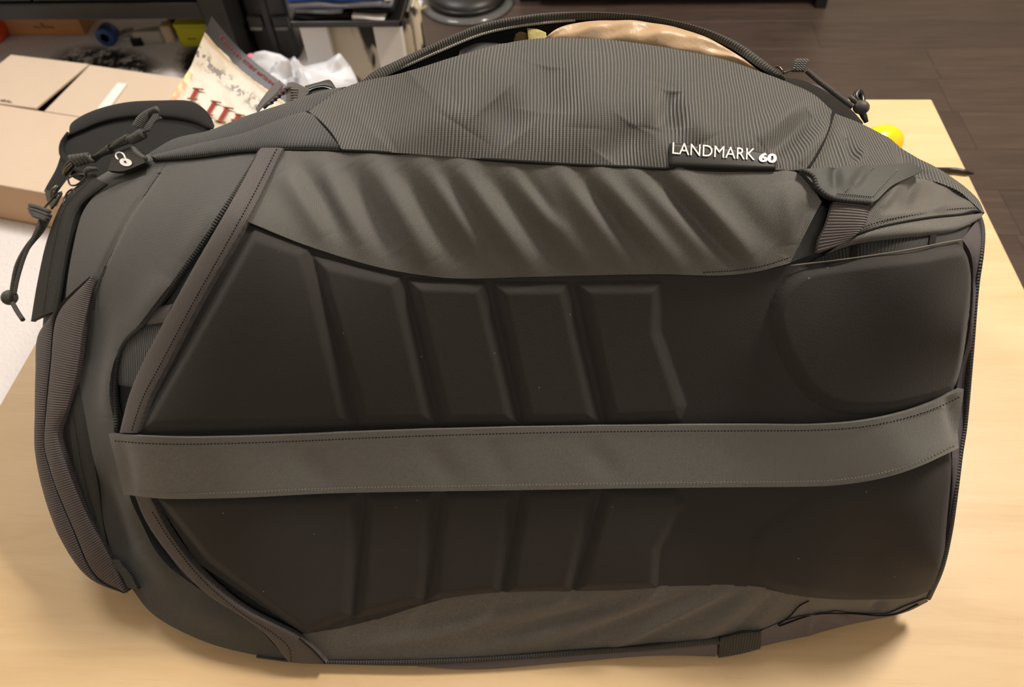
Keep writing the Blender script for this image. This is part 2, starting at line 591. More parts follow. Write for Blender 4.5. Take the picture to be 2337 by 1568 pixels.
def tube(pts, r, seg=8, smooth=True, n=None, cap=True, taper=None):
    """round cord along 3-D points; returns verts, faces, uvs"""
    n = n or max(4, 6 * (len(pts) - 1))
    p = cat_resample(pts, n, smooth)
    T = np.gradient(p, axis=0)
    T /= np.linalg.norm(T, axis=1)[:, None] + 1e-12
    ref = np.array([0.31, 0.2, 0.93])
    V, Fc, UV = [], [], []
    L = np.concatenate([[0], np.cumsum(np.linalg.norm(np.diff(p, axis=0), axis=1))])
    a0 = np.cross(T[0], ref)
    a0 /= np.linalg.norm(a0)
    for i in range(n + 1):
        a0 = a0 - T[i] * (a0 @ T[i])
        a0 /= np.linalg.norm(a0)
        b0 = np.cross(T[i], a0)
        rr = r if taper is None else r * np.interp(i / n, np.linspace(0, 1, len(taper)), taper)
        for k in range(seg):
            an = 2 * math.pi * k / seg
            V.append(p[i] + rr * (math.cos(an) * a0 + math.sin(an) * b0))
            UV.append((L[i], k * 2 * math.pi * rr / seg))
    for i in range(n):
        for k in range(seg):
            k2 = (k + 1) % seg
            Fc.append([i * seg + k, i * seg + k2, (i + 1) * seg + k2, (i + 1) * seg + k])
    if cap:
        Fc.append([k for k in range(seg)][::-1])
        Fc.append([n * seg + k for k in range(seg)])
    return np.array(V), Fc, np.array(UV)


def ball(c, r, sx=1, sy=1, sz=1, seg=16):
    bm = bmesh.new()
    bmesh.ops.create_uvsphere(bm, u_segments=seg, v_segments=max(6, seg // 2), radius=r)
    v, f = bmo(bm)
    return v * np.array([sx, sy, sz]) + np.array(c), f


def grid_mesh(P, Nrm, thick, uv):
    """grid of points with a turned-down hem; P (m, n, 3)"""
    m, n = P.shape[:2]
    idx = np.arange(m * n).reshape(m, n)
    f = np.stack([idx[:-1, :-1], idx[1:, :-1], idx[1:, 1:], idx[:-1, 1:]], axis=-1).reshape(-1, 4)
    a, b, c = P[0, 0], P[m // 2, n // 2], None
    mi, mj = m // 2 - (1 if m == 2 else 0), n // 2
    mi = min(mi, m - 2)
    mj = min(mj, n - 2)
    nn = np.cross(P[mi + 1, mj] - P[mi, mj], P[mi, mj + 1] - P[mi, mj])
    flip = (nn @ Nrm[mi, mj]) < 0
    V = P.reshape(-1, 3)
    U = uv.reshape(-1, 2)
    Fc = f.tolist()
    if flip:
        Fc = [q[::-1] for q in Fc]
    if thick > 0:
        loop = np.concatenate([idx[0, :-1], idx[:-1, -1], idx[-1, :0:-1], idx[:0:-1, 0]])
        top = V[loop]
        low = top - thick * Nrm.reshape(-1, 3)[loop]
        k0 = len(V)
        L = len(loop)
        V = np.vstack([V, top, low])
        U = np.vstack([U, U[loop], U[loop]])
        for i in range(L):
            j = (i + 1) % L
            q = [k0 + i, k0 + j, k0 + L + j, k0 + L + i]
            Fc.append(q if flip else q[::-1])
    return V, Fc, U


# ------------------------------------------------------------------ the room
def structure(name, verts, faces, mat, loc=(0, 0, 0)):
    return solo(name, None, None, loc, verts, faces, mat, smooth=False, kind='structure')


X0, X1, Y0, Y1, ZC = -2.6, 2.3, -1.6, 2.75, 2.45
floor = structure('floor', *box(X0, X1, Y0, Y1, -0.05, -0.004, 0), MAT['lining'])
structure('ceiling', *box(X0, X1, Y0, Y1, ZC, ZC + 0.05, 0), MAT['ceiling'])
structure('wall_back', *box(X0, X1, Y1, Y1 + 0.06, 0, ZC, 0), MAT['wall'])
structure('wall_front', *box(X0, X1, Y0 - 0.06, Y0, 0, ZC, 0), MAT['wall'])
structure('wall_left', *box(X0 - 0.06, X0, Y0, Y1, 0, ZC, 0), MAT['wall'])
structure('wall_right', *box(X1, X1 + 0.06, Y0, Y1, 0, ZC, 0), MAT['wall'])

PW, PL = 0.140, 1.21
pm = []
for i in range(4):
    v, f = box(0.0003, PL - 0.0003, 0.0003, PW - 0.0003, -0.004, 0.0, 0.0003, seg=1)
    pm.append(mesh_from('plank', v, f, FLOORM[i], smooth=False))
row = 0
y = 1.334 - PW * 21
while y < Y1 - 0.01:
    off = {0: 0.912, 1: 0.648 + 0.02}.get(row % 4, [0.25, 0.55, 0.1, 0.9][row % 4])
    if abs(y - (1.334 + PW)) < 0.01:
        off = 0.912
    if abs(y - (1.334 + 4 * PW)) < 0.01:
        off = 0.650
    x = off - PL * math.ceil((off - X0) / PL)
    while x < X1:
        if x + PL > X0 + 0.01 and y > Y0 - PW * 0.5:
            me = pm[rng.integers(4)]
            sx0, sx1 = max(x, X0), min(x + PL, X1)
            sy0, sy1 = max(y, Y0), min(y + PW, Y1)
            if sx1 - sx0 > 0.02 and sy1 - sy0 > 0.02:
                o = bpy.data.objects.new('plank', me)
                COL.objects.link(o)
                o.parent = floor
                o.location = (sx0, sy0, 0)
                o.scale = ((sx1 - sx0) / PL, (sy1 - sy0) / PW, 1)
        x += PL
    y += PW
    row += 1

# round housings: one ceiling lamp, two made up for the added fill lights
for nm, (lx, ly), rr, lb in [('lamp_or_fill', (1.0, 1.30), 0.27, 'round white ceiling lamp over the right end of the table'),
                             ('lamp_or_fill', (-1.35, 1.75), 0.36, 'round white housing of the added fill light over the rug'),
                             ('lamp_or_fill', (0.5, -0.9), 0.31, 'round white housing of the added fill light behind the viewer')]:
    t = Thing(nm, lb, 'lamp', (lx, ly, ZC), group='round ceiling lamps')
    t.part('housing', *lathe([(rr * 0.9, ZC - 0.045), (rr, ZC - 0.03), (rr, ZC)], (lx, ly, 0), 40), MAT['white'])

# ------------------------------------------------------------------ coffee table
t = Thing('coffee_table', 'birch laminate coffee table with a square pale top under the backpack', 'table', (-0.04, 0.55, 0))
TX0, TX1, TY0, TY1 = -0.595, 0.512, 0.06, 0.985
t.part('table_top', *box(TX0, TX1, TY0, TY1, TT - 0.05, TT, 0.0025), MAT['birch'], smooth=False)
for sx, sy in ((TX0, TY0), (TX1 - 0.05, TY0), (TX0, TY1 - 0.05), (TX1 - 0.05, TY1 - 0.05)):
    t.part('leg', *box(sx, sx + 0.05, sy, sy + 0.05, 0.0125 if sx < -0.4 else 0.0, TT - 0.05, 0.002), MAT['birchedge'], smooth=False)

# ------------------------------------------------------------------ backpack: its stuffed form
ALPHA = math.radians(38)
PL0 = at(1200, 1345, TT + 0.06)
PN = np.array([0, -math.cos(ALPHA), math.sin(ALPHA)])


def plane_hit(u, v):
    d = ray((u, v))
    return CAM + d * (((PL0 - CAM) @ PN) / (d @ PN))


CTRL = []


def cz(*pts):
    for (u, v, z) in pts:
        d = ray((u, v))
        CTRL.append((u, v, (z + TT - CAMZ) / d[2]))


def cp(*pts):
    for (u, v) in pts:
        d = ray((u, v))
        CTRL.append((u, v, ((PL0 - CAM) @ PN) / (d @ PN)))


cp((330, 985), (570, 510), (700, 560), (870, 615), (1060, 635), (1300, 630), (1640, 628), (1900, 590), (2180, 560), (2205, 760), (2165, 1050),
   (2130, 1290), (1200, 1040), (700, 1040), (1700, 1040), (1200, 1250), (800, 1300), (1600, 1280), (2000, 1250), (450, 1200), (1200, 1343), (1500, 1335),
   (1850, 1350))
cz((700, 1440, .03),
   (660, 350, .295), (900, 355, .305), (1200, 372, .312), (1500, 388, .312), (1800, 397, .30), (750, 440, .285), (1200, 500, .288), (1600, 500, .288),
   (830, 190, .305), (1000, 138, .33), (1240, 88, .34), (1500, 105, .335), (1750, 170, .315), (1890, 255, .29), (1000, 250, .325), (1300, 230, .333),
   (1600, 250, .325), (2000, 315, .275), (2130, 400, .26), (2235, 490, .25), (2060, 388, .283), (2000, 480, .29), (2115, 1365, .025),
   (480, 300, .26), (350, 350, .235), (230, 400, .205), (150, 460, .18), (110, 560, .155), (80, 740, .12), (78, 900, .10), (100, 1030, .08), (150, 1150, .06),
   (220, 1270, .04), (310, 1345, .025), (345, 1390, .018), (600, 352, .285), (480, 420, .268), (300, 640, .215), (200, 900, .13), (230, 1100, .09),
   (300, 1250, .05),
   (480, 1462, .012), (600, 1492, .008), (745, 1505, .006), (950, 1512, .005), (1200, 1503, .005), (1400, 1488, .006), (1640, 1490, .006),
   (1830, 1448, .012), (1950, 1415, .016), (2050, 1398, .018))
for (u, v, bk_) in ((2238, 560, .022), (2227, 640, .020), (2213, 800, .018), (2190, 1020, .016), (2150, 1290, .014)):
    P = plane_hit(u, v)
    d = ray((u, v))
    CTRL.append((u, v, ((P - CAM) @ fw) + bk_))
CT = np.array(CTRL)
cxy = CT[:, :2] / 1000.0


def tpsk(r2):
    return 0.5 * r2 * np.log(np.maximum(r2, 1e-12))


n = len(CT)
K = tpsk(((cxy[:, None] - cxy[None]) ** 2).sum(-1)) + np.eye(n) * 0.0015
Pm = np.hstack([np.ones((n, 1)), cxy])
A = np.zeros((n + 3, n + 3))
A[:n, :n] = K
A[:n, n:] = Pm
A[n:, :n] = Pm.T
sol = np.linalg.solve(A, np.concatenate([1.0 / CT[:, 2], np.zeros(3)]))


def form(px):
    """the stuffed form of the pack under chart point px"""
    px = np.asarray(px, float)
    sh = px.shape[:-1]
    q = px.reshape(-1, 2)
    out = np.empty(len(q))
    for i in range(0, len(q), 20000):
        s = q[i:i + 20000] / 1000.0
        k = tpsk(((s[:, None] - cxy[None]) ** 2).sum(-1))
        out[i:i + 20000] = k @ sol[:n] + sol[n] + s @ sol[n + 1:]
    P = CAM + ray(q) / out[:, None]
    return P.reshape(sh + (3,))


def formN(px, h=0.0):
    px = np.asarray(px, float)
    P = form(px)
    e = 5.0
    dx = form(px + [e, 0]) - form(px - [e, 0])
    dy = form(px + [0, e]) - form(px - [0, e])
    N = np.cross(dx, dy)
    N /= np.linalg.norm(N, axis=-1)[..., None]
    s = np.sign(((CAM - P) * N).sum(-1))[..., None]
    N = N * s
    # keep the offset from moving outlines: blend towards the viewer-facing side of the pack
    N = N + 2.0 * (-fw)
    N /= np.linalg.norm(N, axis=-1)[..., None]
    h = np.asarray(h, float)
    P = P + N * (h[..., None] if h.ndim else h)
    P[..., 2] = np.maximum(P[..., 2], TT + 0.0015)
    return P, N


def pt(u, v, h=0.0):
    P, N = formN(np.array([[u, v]], float), np.array([h]))
    return P[0]


def pts(lst, h=0.0):
    return np.array([pt(q[0], q[1], q[2] if len(q) > 2 else h) for q in lst])


def seg_field(px, segs):
    """soft creases and ridges: (x0, y0, x1, y1, half width px, height m)"""
    out = np.zeros(px.shape[:-1])
    for (x0, y0, x1, y1, w, hh) in segs:
        a = np.array([x0, y0], float)
        d = np.array([x1 - x0, y1 - y0], float)
        L2 = d @ d
        t = np.clip(((px - a) @ d) / L2, 0, 1)
        dist = np.linalg.norm(px - (a + t[..., None] * d), axis=-1)
        fade = 0.35 + 0.65 * np.sin(np.pi * np.clip(t, 0.0, 1)) ** 0.6
        out += hh * fade * np.exp(-(dist / w) ** 2)
    return out


PACK = Thing('backpack', 'large charcoal travel backpack lying on its side on the birch table, moulded back panel showing', 'backpack', (0.0, 0.42, TT))
PACK.floor_z = TT + 0.0008


def patch(name, rails, mat, off=0.003, nu=60, nv=10, bulge=0.0, relief=None, thick=0.004, smooth=True, uv='bag', parent=None, label=None,
          edge=0.0, wave=0.0, kind=None, bpow=0.5):
    R = [cat_resample(r, nu, smooth) for r in rails]
    d = [np.linalg.norm(R[i + 1] - R[i], axis=1).mean() for i in range(len(R) - 1)]
    c = np.concatenate([[0], np.cumsum(d)])
    c /= c[-1]
    tt = np.linspace(0, 1, nv + 1)
    px = np.empty((nv + 1, nu + 1, 2))
    for j, t_ in enumerate(tt):
        k = min(np.searchsorted(c, t_, side='right') - 1, len(R) - 2)
        w = (t_ - c[k]) / (c[k + 1] - c[k])
        px[j] = R[k] * (1 - w) + R[k + 1] * w
    h = np.full(px.shape[:2], float(off))
    if bulge:
        h += bulge * ((4 * tt * (1 - tt)) ** bpow)[:, None]
    if relief is not None:
        h += relief(px)
    if edge:
        wpx = np.linalg.norm(R[-1] - R[0], axis=1).mean()
        dv = np.minimum(tt, 1 - tt)[:, None] * wpx
        lpx = np.linalg.norm(np.diff(R[len(R) // 2], axis=0), axis=1).sum()
        s_ = np.linspace(0, 1, nu + 1)
        du = np.minimum(s_, 1 - s_)[None, :] * lpx
        q = np.clip(np.minimum(dv, du) / edge, 0, 1)
        h = h * 0.25 + 0.75 * h * np.sqrt(1 - (1 - q) ** 2)
    P, N = formN(px, h)
    if uv == 'bag':
        U = np.stack([P[..., 0], P[..., 1] * math.sin(ALPHA) + P[..., 2] * math.cos(ALPHA)], -1)
    else:
        su = np.concatenate([[0], np.cumsum(np.linalg.norm(np.diff(P[nv // 2], axis=0), axis=1))])
        sv = np.concatenate([[0], np.cumsum(np.linalg.norm(np.diff(P[:, nu // 2], axis=0), axis=1))])
        U = np.stack(np.broadcast_arrays(su[None, :], sv[:, None]), -1)
    V, Fc, U = grid_mesh(P, N, thick, U)
    return PACK.part(name, V, Fc, mat, U, parent=parent, label=label, kind=kind)


def stitches(name, line, parent=None, h=0.004, spacing=7.0, w=0.0004, mat=None, fill=0.6):
    p = cat_resample(line, 200)
    L = np.linalg.norm(np.diff(p, axis=0), axis=1).sum()
    k = max(4, int(L / spacing))
    q = cat_resample(line, k)
    a = q[:-1]
    b = q[:-1] + fill * np.diff(q, axis=0)
    A_, N_ = formN(a, h)
    B_, _ = formN(b, h)
    V, Fc = [], []
    for i in range(k):
        d = B_[i] - A_[i]
        s = np.cross(d, N_[i])
        s = s / (np.linalg.norm(s) + 1e-12) * w
        m = (A_[i] + B_[i]) / 2 + N_[i] * w * 1.2
        n0 = len(V)
        V += [A_[i] - s, A_[i] + s, B_[i] + s, B_[i] - s, m - s * 0.6, m + s * 0.6]
        Fc += [[n0, n0 + 1, n0 + 5, n0 + 4], [n0 + 4, n0 + 5, n0 + 2, n0 + 3], [n0 + 1, n0 + 2, n0 + 5], [n0 + 3, n0, n0 + 4]]
    return PACK.part(name, V, Fc, mat or MAT['thread'], parent=parent, smooth=False, kind='stuff')


# ---- hidden stuffed body: front skin under the panels, then round the back to the table
TOPS = [(84, 800), (84, 740), (104, 600), (134, 505), (168, 436), (232, 386), (335, 342), (480, 306), (600, 262), (700, 228), (790, 205), (835, 202), (900, 182),
        (1050, 146), (1150, 120), (1240, 107), (1400, 110), (1500, 123), (1650, 153), (1750, 188), (1800, 205), (1870, 243), (1890, 272), (2000, 328), (2130, 408),
        (2195, 452), (2226, 492), (2229, 540)]
BOTS = [(84, 800), (88, 890), (98, 960), (125, 1060), (172, 1190), (228, 1290), (300, 1342), (350, 1388), (405, 1422), (482, 1458), (602, 1486), (750, 1498),
        (950, 1504), (1200, 1497), (1400, 1484), (1640, 1482), (1730, 1466), (1830, 1442), (1950, 1411), (2045, 1392), (2108, 1362), (2128, 1335), (2157, 1230),
        (2167, 1100), (2182, 980), (2202, 800), (2217, 640), (2229, 540)]
nu, nv = 150, 60
Rt, Rb = cat_resample(TOPS, nu), cat_resample(BOTS, nu)
px = np.array([Rt * (1 - s) + Rb * s for s in np.linspace(0, 1, nv + 1)])
hin = np.full(px.shape[:2], -0.007)
Pf, Nf = formN(px, hin)
Vb = Pf.reshape(-1, 3)
idx = np.arange((nv + 1) * (nu + 1)).reshape(nv + 1, nu + 1)
fb = np.stack([idx[:-1, :-1], idx[1:, :-1], idx[1:, 1:], idx[:-1, 1:]], axis=-1).reshape(-1, 4).tolist()
loop = np.concatenate([idx[0, :], idx[-1, -2:0:-1]])
ring0 = Vb[loop]
cen = np.array([ring0[:, 0].mean(), 0.64, TT + 0.13])
prev = loop
YB = 0.655
for fr, shr in ((0.25, 0.0), (0.55, 0.02), (0.8, 0.07), (0.95, 0.18), (1.0, 0.36)):
    # each strip runs straight back and down until it meets the table
    dirs = (ring0 - CAM) * np.array([1.0, 1.0, 1.12])
    dy = (np.maximum(YB, ring0[:, 1] + 0.03) - ring0[:, 1]) * fr
    run = ring0 + dirs * (dy / dirs[:, 1])[:, None]
    land = np.minimum(dy / dirs[:, 1], np.maximum(ring0[:, 2] - TT - 0.002, 0) / -dirs[:, 2])
    ring = ring0 + dirs * land[:, None]
    ring[:, 1] = ring0[:, 1] + dy
    ring[:, 0] += (cen[0] - ring[:, 0]) * shr
    ring[:, 2] += (cen[2] - ring[:, 2]) * shr
    ring[:, 2] = np.maximum(ring[:, 2], TT + 0.002)
    k0 = len(Vb)
    Vb = np.vstack([Vb, ring])
    cur = np.arange(k0, k0 + len(loop))
    L = len(loop)
    for i in range(L):
        j = (i + 1) % L
        fb.append([prev[i], cur[i], cur[j], prev[j]][::-1])
    prev = cur
Vb = np.vstack([Vb, cen[None] + [[0, 0.03, 0]]])
for i in range(len(prev)):
    fb.append([prev[i], prev[(i + 1) % len(prev)], len(Vb) - 1])
Ub = np.stack([Vb[:, 0], Vb[:, 1] * 0.6 + Vb[:, 2] * 0.8], -1)
body = PACK.part('pack_body', Vb, fb, MAT['body'], Ub)

# ---- moulded back panel
BLOCKS = [
    [(585, 530), (703, 572), (725, 640), (808, 968), (320, 982), (330, 975)],
    [(722, 590), (914, 634), (996, 966), (826, 968), (745, 680)],
    [(934, 640), (1106, 648), (1182, 966), (1012, 966)],
    [(1128, 648), (1293, 648), (1366, 964), (1198, 965)],
    [(1318, 648), (1506, 646), (1502, 755), (1560, 925), (1548, 956), (1388, 962)],
    [(1860, 608), (1960, 596), (2080, 582), (2185, 570), (2206, 610), (2200, 720), (2165, 885), (2080, 922), (1985, 938), (1905, 932), (1852, 905), (1812, 860),
     (1780, 800), (1760, 745), (1760, 700), (1785, 650), (1820, 620)],
    [(366, 1132), (822, 1122), (800, 1400), (700, 1440), (480, 1275)],
    [(842, 1122), (994, 1120), (965, 1368), (816, 1402)],
    [(1016, 1118), (1174, 1116), (1138, 1348), (982, 1362)],
    [(1196, 1114), (1358, 1113), (1298, 1345), (1154, 1350)],
    [(1382, 1113), (1535, 1113), (1558, 1145), (1502, 1250), (1496, 1338), (1316, 1342)],
    [(1850, 1130), (2000, 1100), (2160, 1040), (2160, 1180), (2120, 1345), (1820, 1350), (1725, 1310), (1720, 1230)],
]


def sdf_poly(px, poly):
    q = np.asarray(poly, float)
    d = np.full(px.shape[:-1], 1e9)
    inside = np.zeros(px.shape[:-1], bool)
    x, y = px[..., 0], px[..., 1]
    for i in range(len(q)):
        a, b = q[i], q[(i + 1) % len(q)]
        e = b - a
        t_ = np.clip(((px - a) @ e) / (e @ e), 0, 1)
        d = np.minimum(d, np.linalg.norm(px - (a + t_[..., None] * e), axis=-1))
        cond = ((a[1] > y) != (b[1] > y)) & (x < (b[0] - a[0]) * (y - a[1]) / (b[1] - a[1] + 1e-12) + a[0])
        inside ^= cond
    return np.where(inside, d, -d)


def pad_relief(px):
    h = np.zeros(px.shape[:-1])
    for k, p in enumerate(BLOCKS):
        bev = 30.0 if k < 5 else (30.0 if k == 5 else 26.0)
        amp = 0.0066 if k < 5 else (0.0072 if k == 5 else 0.0055 if k < 11 else 0.0025)
        if k in (5, 11):
            p = cat_resample(list(p) + [p[0]], 70)[:-1]
        s = np.clip((sdf_poly(px, p) + 5) / bev, 0, 1)
        prof = s * s * (3 - 2 * s) * 0.6 + 0.4 * np.sqrt(np.clip(1 - (1 - s) ** 2, 0, 1))
        h = np.maximum(h, amp * prof)
    return h


padr = [[(563, 511), (700, 563), (870, 612), (1000, 634), (1060, 637), (1250, 632), (1500, 627), (1640, 630), (1720, 622), (1800, 605), (1950, 588), (2100, 566),
         (2192, 548)],
        [(430, 745), (900, 760), (1400, 770), (1800, 770), (2207, 720)],
        [(310, 985), (800, 985), (1400, 985), (1900, 970), (2172, 885)],
        [(345, 1115), (800, 1120), (1400, 1110), (1900, 1100), (2166, 1035)],
        [(452, 1282), (800, 1290), (1400, 1270), (1900, 1270), (2149, 1250)],
        [(695, 1444), (780, 1432), (850, 1415), (960, 1380), (1050, 1357), (1200, 1345), (1380, 1346), (1500, 1337), (1600, 1334), (1720, 1338), (1820, 1357),
         (1900, 1364), (2000, 1363), (2080, 1358), (2122, 1340)]]
# rounded lower right corner and gently curved right side
pad = patch('back_panel', padr, MAT['pad'], off=0.002, nu=480, nv=240, relief=pad_relief, thick=0.006, label='moulded black foam back panel with raised blocks')
# rolled rim on the open top corner of the panel
v, f, u_ = tube(pts([(1800, 607), (1940, 591), (2060, 574), (2150, 557), (2184, 551)], 0.0042), 0.0005, 6)
PACK.part('panel_edge_piping', v, f, MAT['pale_edge'], u_, label='pale edge of the back panel')

# ---- grey side panel with diagonal pulls
SIDEF = []
for (a, b, c_, d_, w_, hh) in [(655, 400, 745, 545, 26, 0.0030), (690, 380, 800, 550, 26, -0.0020), (740, 390, 830, 560, 24, 0.0030), (800, 380, 900, 575, 30, -0.0038),
                               (855, 380, 985, 600, 28, 0.0036), (915, 385, 1060, 600, 28, -0.0034), (975, 390, 1090, 560, 22, 0.0022), (1010, 390, 1150, 600, 24, -0.0026),
                               (1050, 390, 1210, 610, 26, 0.0034), (1110, 400, 1290, 615, 24, -0.0028), (1170, 400, 1340, 600, 22, 0.0018), (1195, 400, 1270, 500, 16, -0.002),
                               (1320, 400, 1470, 590, 22, -0.0034), (1275, 400, 1420, 590, 24, 0.0024), (1370, 410, 1540, 600, 24, 0.0032), (1490, 400, 1680, 602, 20, -0.0048),
                               (1440, 400, 1610, 590, 20, 0.0016), (1545, 405, 1710, 590, 24, 0.0036), (1640, 420, 1760, 560, 24, -0.0014), (1790, 420, 1800, 560, 24, 0.0024),
                               (1840, 470, 1790, 590, 18, -0.002)]:
    SIDEF.append((a, b, c_, d_, w_, hh * 1.3))
side_r = [[(655, 350), (750, 346), (900, 353), (1100, 366), (1300, 378), (1500, 387), (1700, 393), (1800, 396), (1838, 425), (1868, 465)],
          [(566, 508), (700, 562), (870, 612), (1000, 633), (1060, 636), (1250, 631), (1500, 626), (1640, 629), (1720, 621), (1797, 602)]]
side = patch('side_panel', side_r, MAT['side'], off=0.0055, nu=300, nv=80, relief=lambda p: seg_field(p, SIDEF), thick=0.007,
             label='grey woven side panel with diagonal creases')
stitches('stitching', [(1600, 622), (1680, 617), (1740, 607), (1800, 588)], side, 0.0066, 6.5)

# ---- ribbed stretch pocket
RIBF = [(1255, 160, 1240, 260, 46, -0.004), (1170, 120, 1060, 300, 60, 0.003), (1130, 240, 1190, 310, 52, -0.003), (1530, 215, 1525, 300, 26, -0.0055), (1560, 250, 1600, 330, 34, 0.003),
        (1440, 290, 1390, 370, 40, -0.0036), (1490, 200, 1470, 300, 30, 0.003), (1850, 270, 1760, 360, 26, -0.005), (1800, 250, 1720, 330, 26, 0.003),
        (1880, 290, 1810, 380, 18, 0.003), (850, 300, 960, 200, 60, -0.003), (900, 330, 1040, 240, 50, 0.002), (1350, 130, 1340, 300, 50, 0.002)]
rib_r = [[(708, 264), (745, 238), (785, 212), (832, 194), (930, 171), (1050, 137), (1150, 113), (1240, 98), (1320, 99), (1400, 103), (1550, 125), (1650, 147), (1730, 174), (1790, 197),
          (1850, 225), (1893, 263)],
         [(745, 305), (900, 280), (1100, 270), (1300, 265), (1500, 270), (1700, 295), (1868, 330)],
         [(782, 349), (900, 355), (1100, 368), (1300, 380), (1500, 389), (1700, 395), (1832, 396)]]
ribp = patch('stretch_pocket', rib_r, MAT['rib'], off=0.006, nu=300, nv=110, relief=lambda p: 1.55 * seg_field(p, RIBF), thick=0.006,
             label='ribbed grey stretch pocket on the upper side')
wedge = patch('pocket_gusset', [[(352, 362), (450, 337), (560, 311), (640, 281), (690, 265), (712, 262)],
                                [(372, 372), (450, 364), (560, 352), (650, 347), (730, 347), (786, 349)]], MAT['rib_wedge'], off=0.005, nu=120, nv=26, bulge=0.004, thick=0.006)
wedge2 = patch('pocket_gusset', [[(345, 350), (400, 318), (480, 299), (560, 267), (650, 238), (740, 208), (792, 200)],
                                 [(352, 365), (450, 340), (560, 314), (640, 284), (700, 262), (760, 226)]], MAT['rib_wedge'], off=0.001, nu=120, nv=26, bulge=0.003, thick=0.008)
v, f, u_ = tube(pts([(708, 264), (735, 285), (765, 318), (784, 350)], 0.0068), 0.0007, 6)
PACK.part('seam', v, f, MAT['thread'], u_)
RF2 = [(1925, 320, 1950, 380, 12, -0.005), (1900, 310, 1930, 385, 12, 0.003), (1965, 350, 1945, 385, 10, 0.004), (2035, 345, 2110, 415, 14, -0.008), (2010, 330, 2060, 375, 12, 0.003),
       (2100, 385, 2190, 450, 12, 0.004)]
patch('corner_gusset', [[(1893, 264), (1950, 286), (2000, 311), (2060, 348), (2100, 375), (2150, 407), (2190, 433), (2222, 462), (2236, 492)],
                        [(1833, 395), (1900, 394), (1980, 393), (2050, 390), (2095, 404), (2130, 424), (2170, 444), (2205, 466), (2228, 488)]], MAT['rib'], off=0.005, nu=130, nv=40,
      relief=lambda p: seg_field(p, RF2), thick=0.008)
v, f, u_ = tube(pts([(1893, 264), (1878, 310), (1858, 355), (1833, 395)], 0.0062), 0.0012, 6)
PACK.part('seam', v, f, MAT['thread'], u_)
v, f, u_ = tube(pts([(360, 372), (450, 366), (560, 353), (660, 349), (780, 350), (900, 355), (1100, 368), (1300, 380), (1500, 389), (1700, 395), (1832, 397)], 0.0052), 0.0013, 6)
PACK.part('seam', v, f, MAT['thread'], u_)

# ---- open top of the pocket: rear lip with its zip, lining, contents
LIPO = [(822, 192), (845, 168), (900, 141), (1000, 97), (1100, 57), (1200, 38), (1300, 31), (1400, 34), (1500, 44), (1600, 66), (1680, 97), (1740, 136), (1792, 180)]
LIPI = [(828, 197), (858, 184), (910, 160), (1003, 116), (1100, 77), (1200, 57), (1300, 47), (1400, 46), (1500, 55), (1600, 80), (1672, 113), (1730, 153), (1782, 184)]


def lipz(q, base):
    q = np.asarray(q, float)
    return np.interp(q[:, 0], [820, 1000, 1240, 1500, 1700, 1795], [.303, .328, .34, .336, .322, .304]) + TT + base


def at_many(q, z):
    d = ray(q)
    return CAM + d * ((z - CAMZ) / d[:, 2])[:, None]


nu = 160
o2 = cat_resample(LIPO, nu)
i2 = cat_resample(LIPI, nu)
PO = at_many(o2, lipz(o2, 0.004))
PI = at_many(i2, lipz(i2, 0.0))
env = np.sin(np.linspace(0, np.pi, nu + 1)) ** 0.5
BK1 = PO + np.stack([0 * env, 0.012 * env, -0.03 * env - 0.004], -1)
BK2 = PO + np.stack([0 * env, 0.025 * env, -0.12 * env - 0.01], -1)
mid = (PO + PI) / 2 + np.array([0, -0.001, 0.004]) * env[:, None]
G = np.array([PI, PI * .5 + mid * .5 + [0, 0, .001], mid, mid * .4 + PO * .6 + [0, 0.000, .0012], PO, BK1, BK2])
NN = np.broadcast_to(np.array([0, -0.4, 0.9]), G.shape)
su = np.concatenate([[0], np.cumsum(np.linalg.norm(np.diff(PO, axis=0), axis=1))])
UVg = np.stack(np.broadcast_arrays(su[None, :], np.linspace(0, 0.02, len(G))[:, None]), -1)
V, Fc, U = grid_mesh(G, NN, 0.0, UVg)
flap = PACK.part('pocket_flap', V, Fc, MAT['flap_rib'], U, label='ribbed rear lip of the open pocket')
# lining from the front lip down and up to the rear lip
fl = cat_resample([(828, 202), (930, 178), (1050, 143), (1150, 119), (1240, 104), (1400, 109), (1550, 131), (1650, 153), (1730, 180), (1785, 199)], nu)
PFr, _ = formN(fl, -0.002)
PI2 = PI + np.array([0, 0.002, -0.003])
G2 = np.array([PFr, PFr * .75 + PI2 * .25 - np.array([0, 0, .045]) * env[:, None], PFr * .4 + PI2 * .6 - np.array([0, 0, .055]) * env[:, None],
               PI2 * .9 + PFr * .1 - np.array([0, 0, .03]) * env[:, None], PI2])
V, Fc, U = grid_mesh(G2, np.broadcast_to(np.array([0, -.2, 1.]), G2.shape), 0, np.zeros(G2.shape[:2] + (2,)))
PACK.part('pocket_lining', V, Fc, MAT['lining'])
# zip tape and teeth along the rear lip
TZ = [(845, 190), (900, 166), (1003, 121), (1100, 82), (1180, 64), (1260, 54), (1310, 50)]
q = cat_resample(TZ, 92)
zt = lipz(q, -0.002)
Pz = at_many(q, zt)
vf = []
for i in range(len(Pz)):
    d = Pz[min(i + 1, 92)] - Pz[max(i - 1, 0)]
    d /= np.linalg.norm(d)
    vf.append(ball(Pz[i] + np.array([0, -.001, .0018]), 0.00125, 1, 1, 1, 6))
v, f, u_ = tube(at_many(cat_resample(TZ, 12) + [0, -5], lipz(cat_resample(TZ, 12), -0.0015)), 0.0018, 6)
tape = PACK.part('zip_tape', v, f, MAT['lining'], u_)
PACK.part('zip_teeth', *join(*vf), MAT['teeth'], parent=tape, kind='stuff')
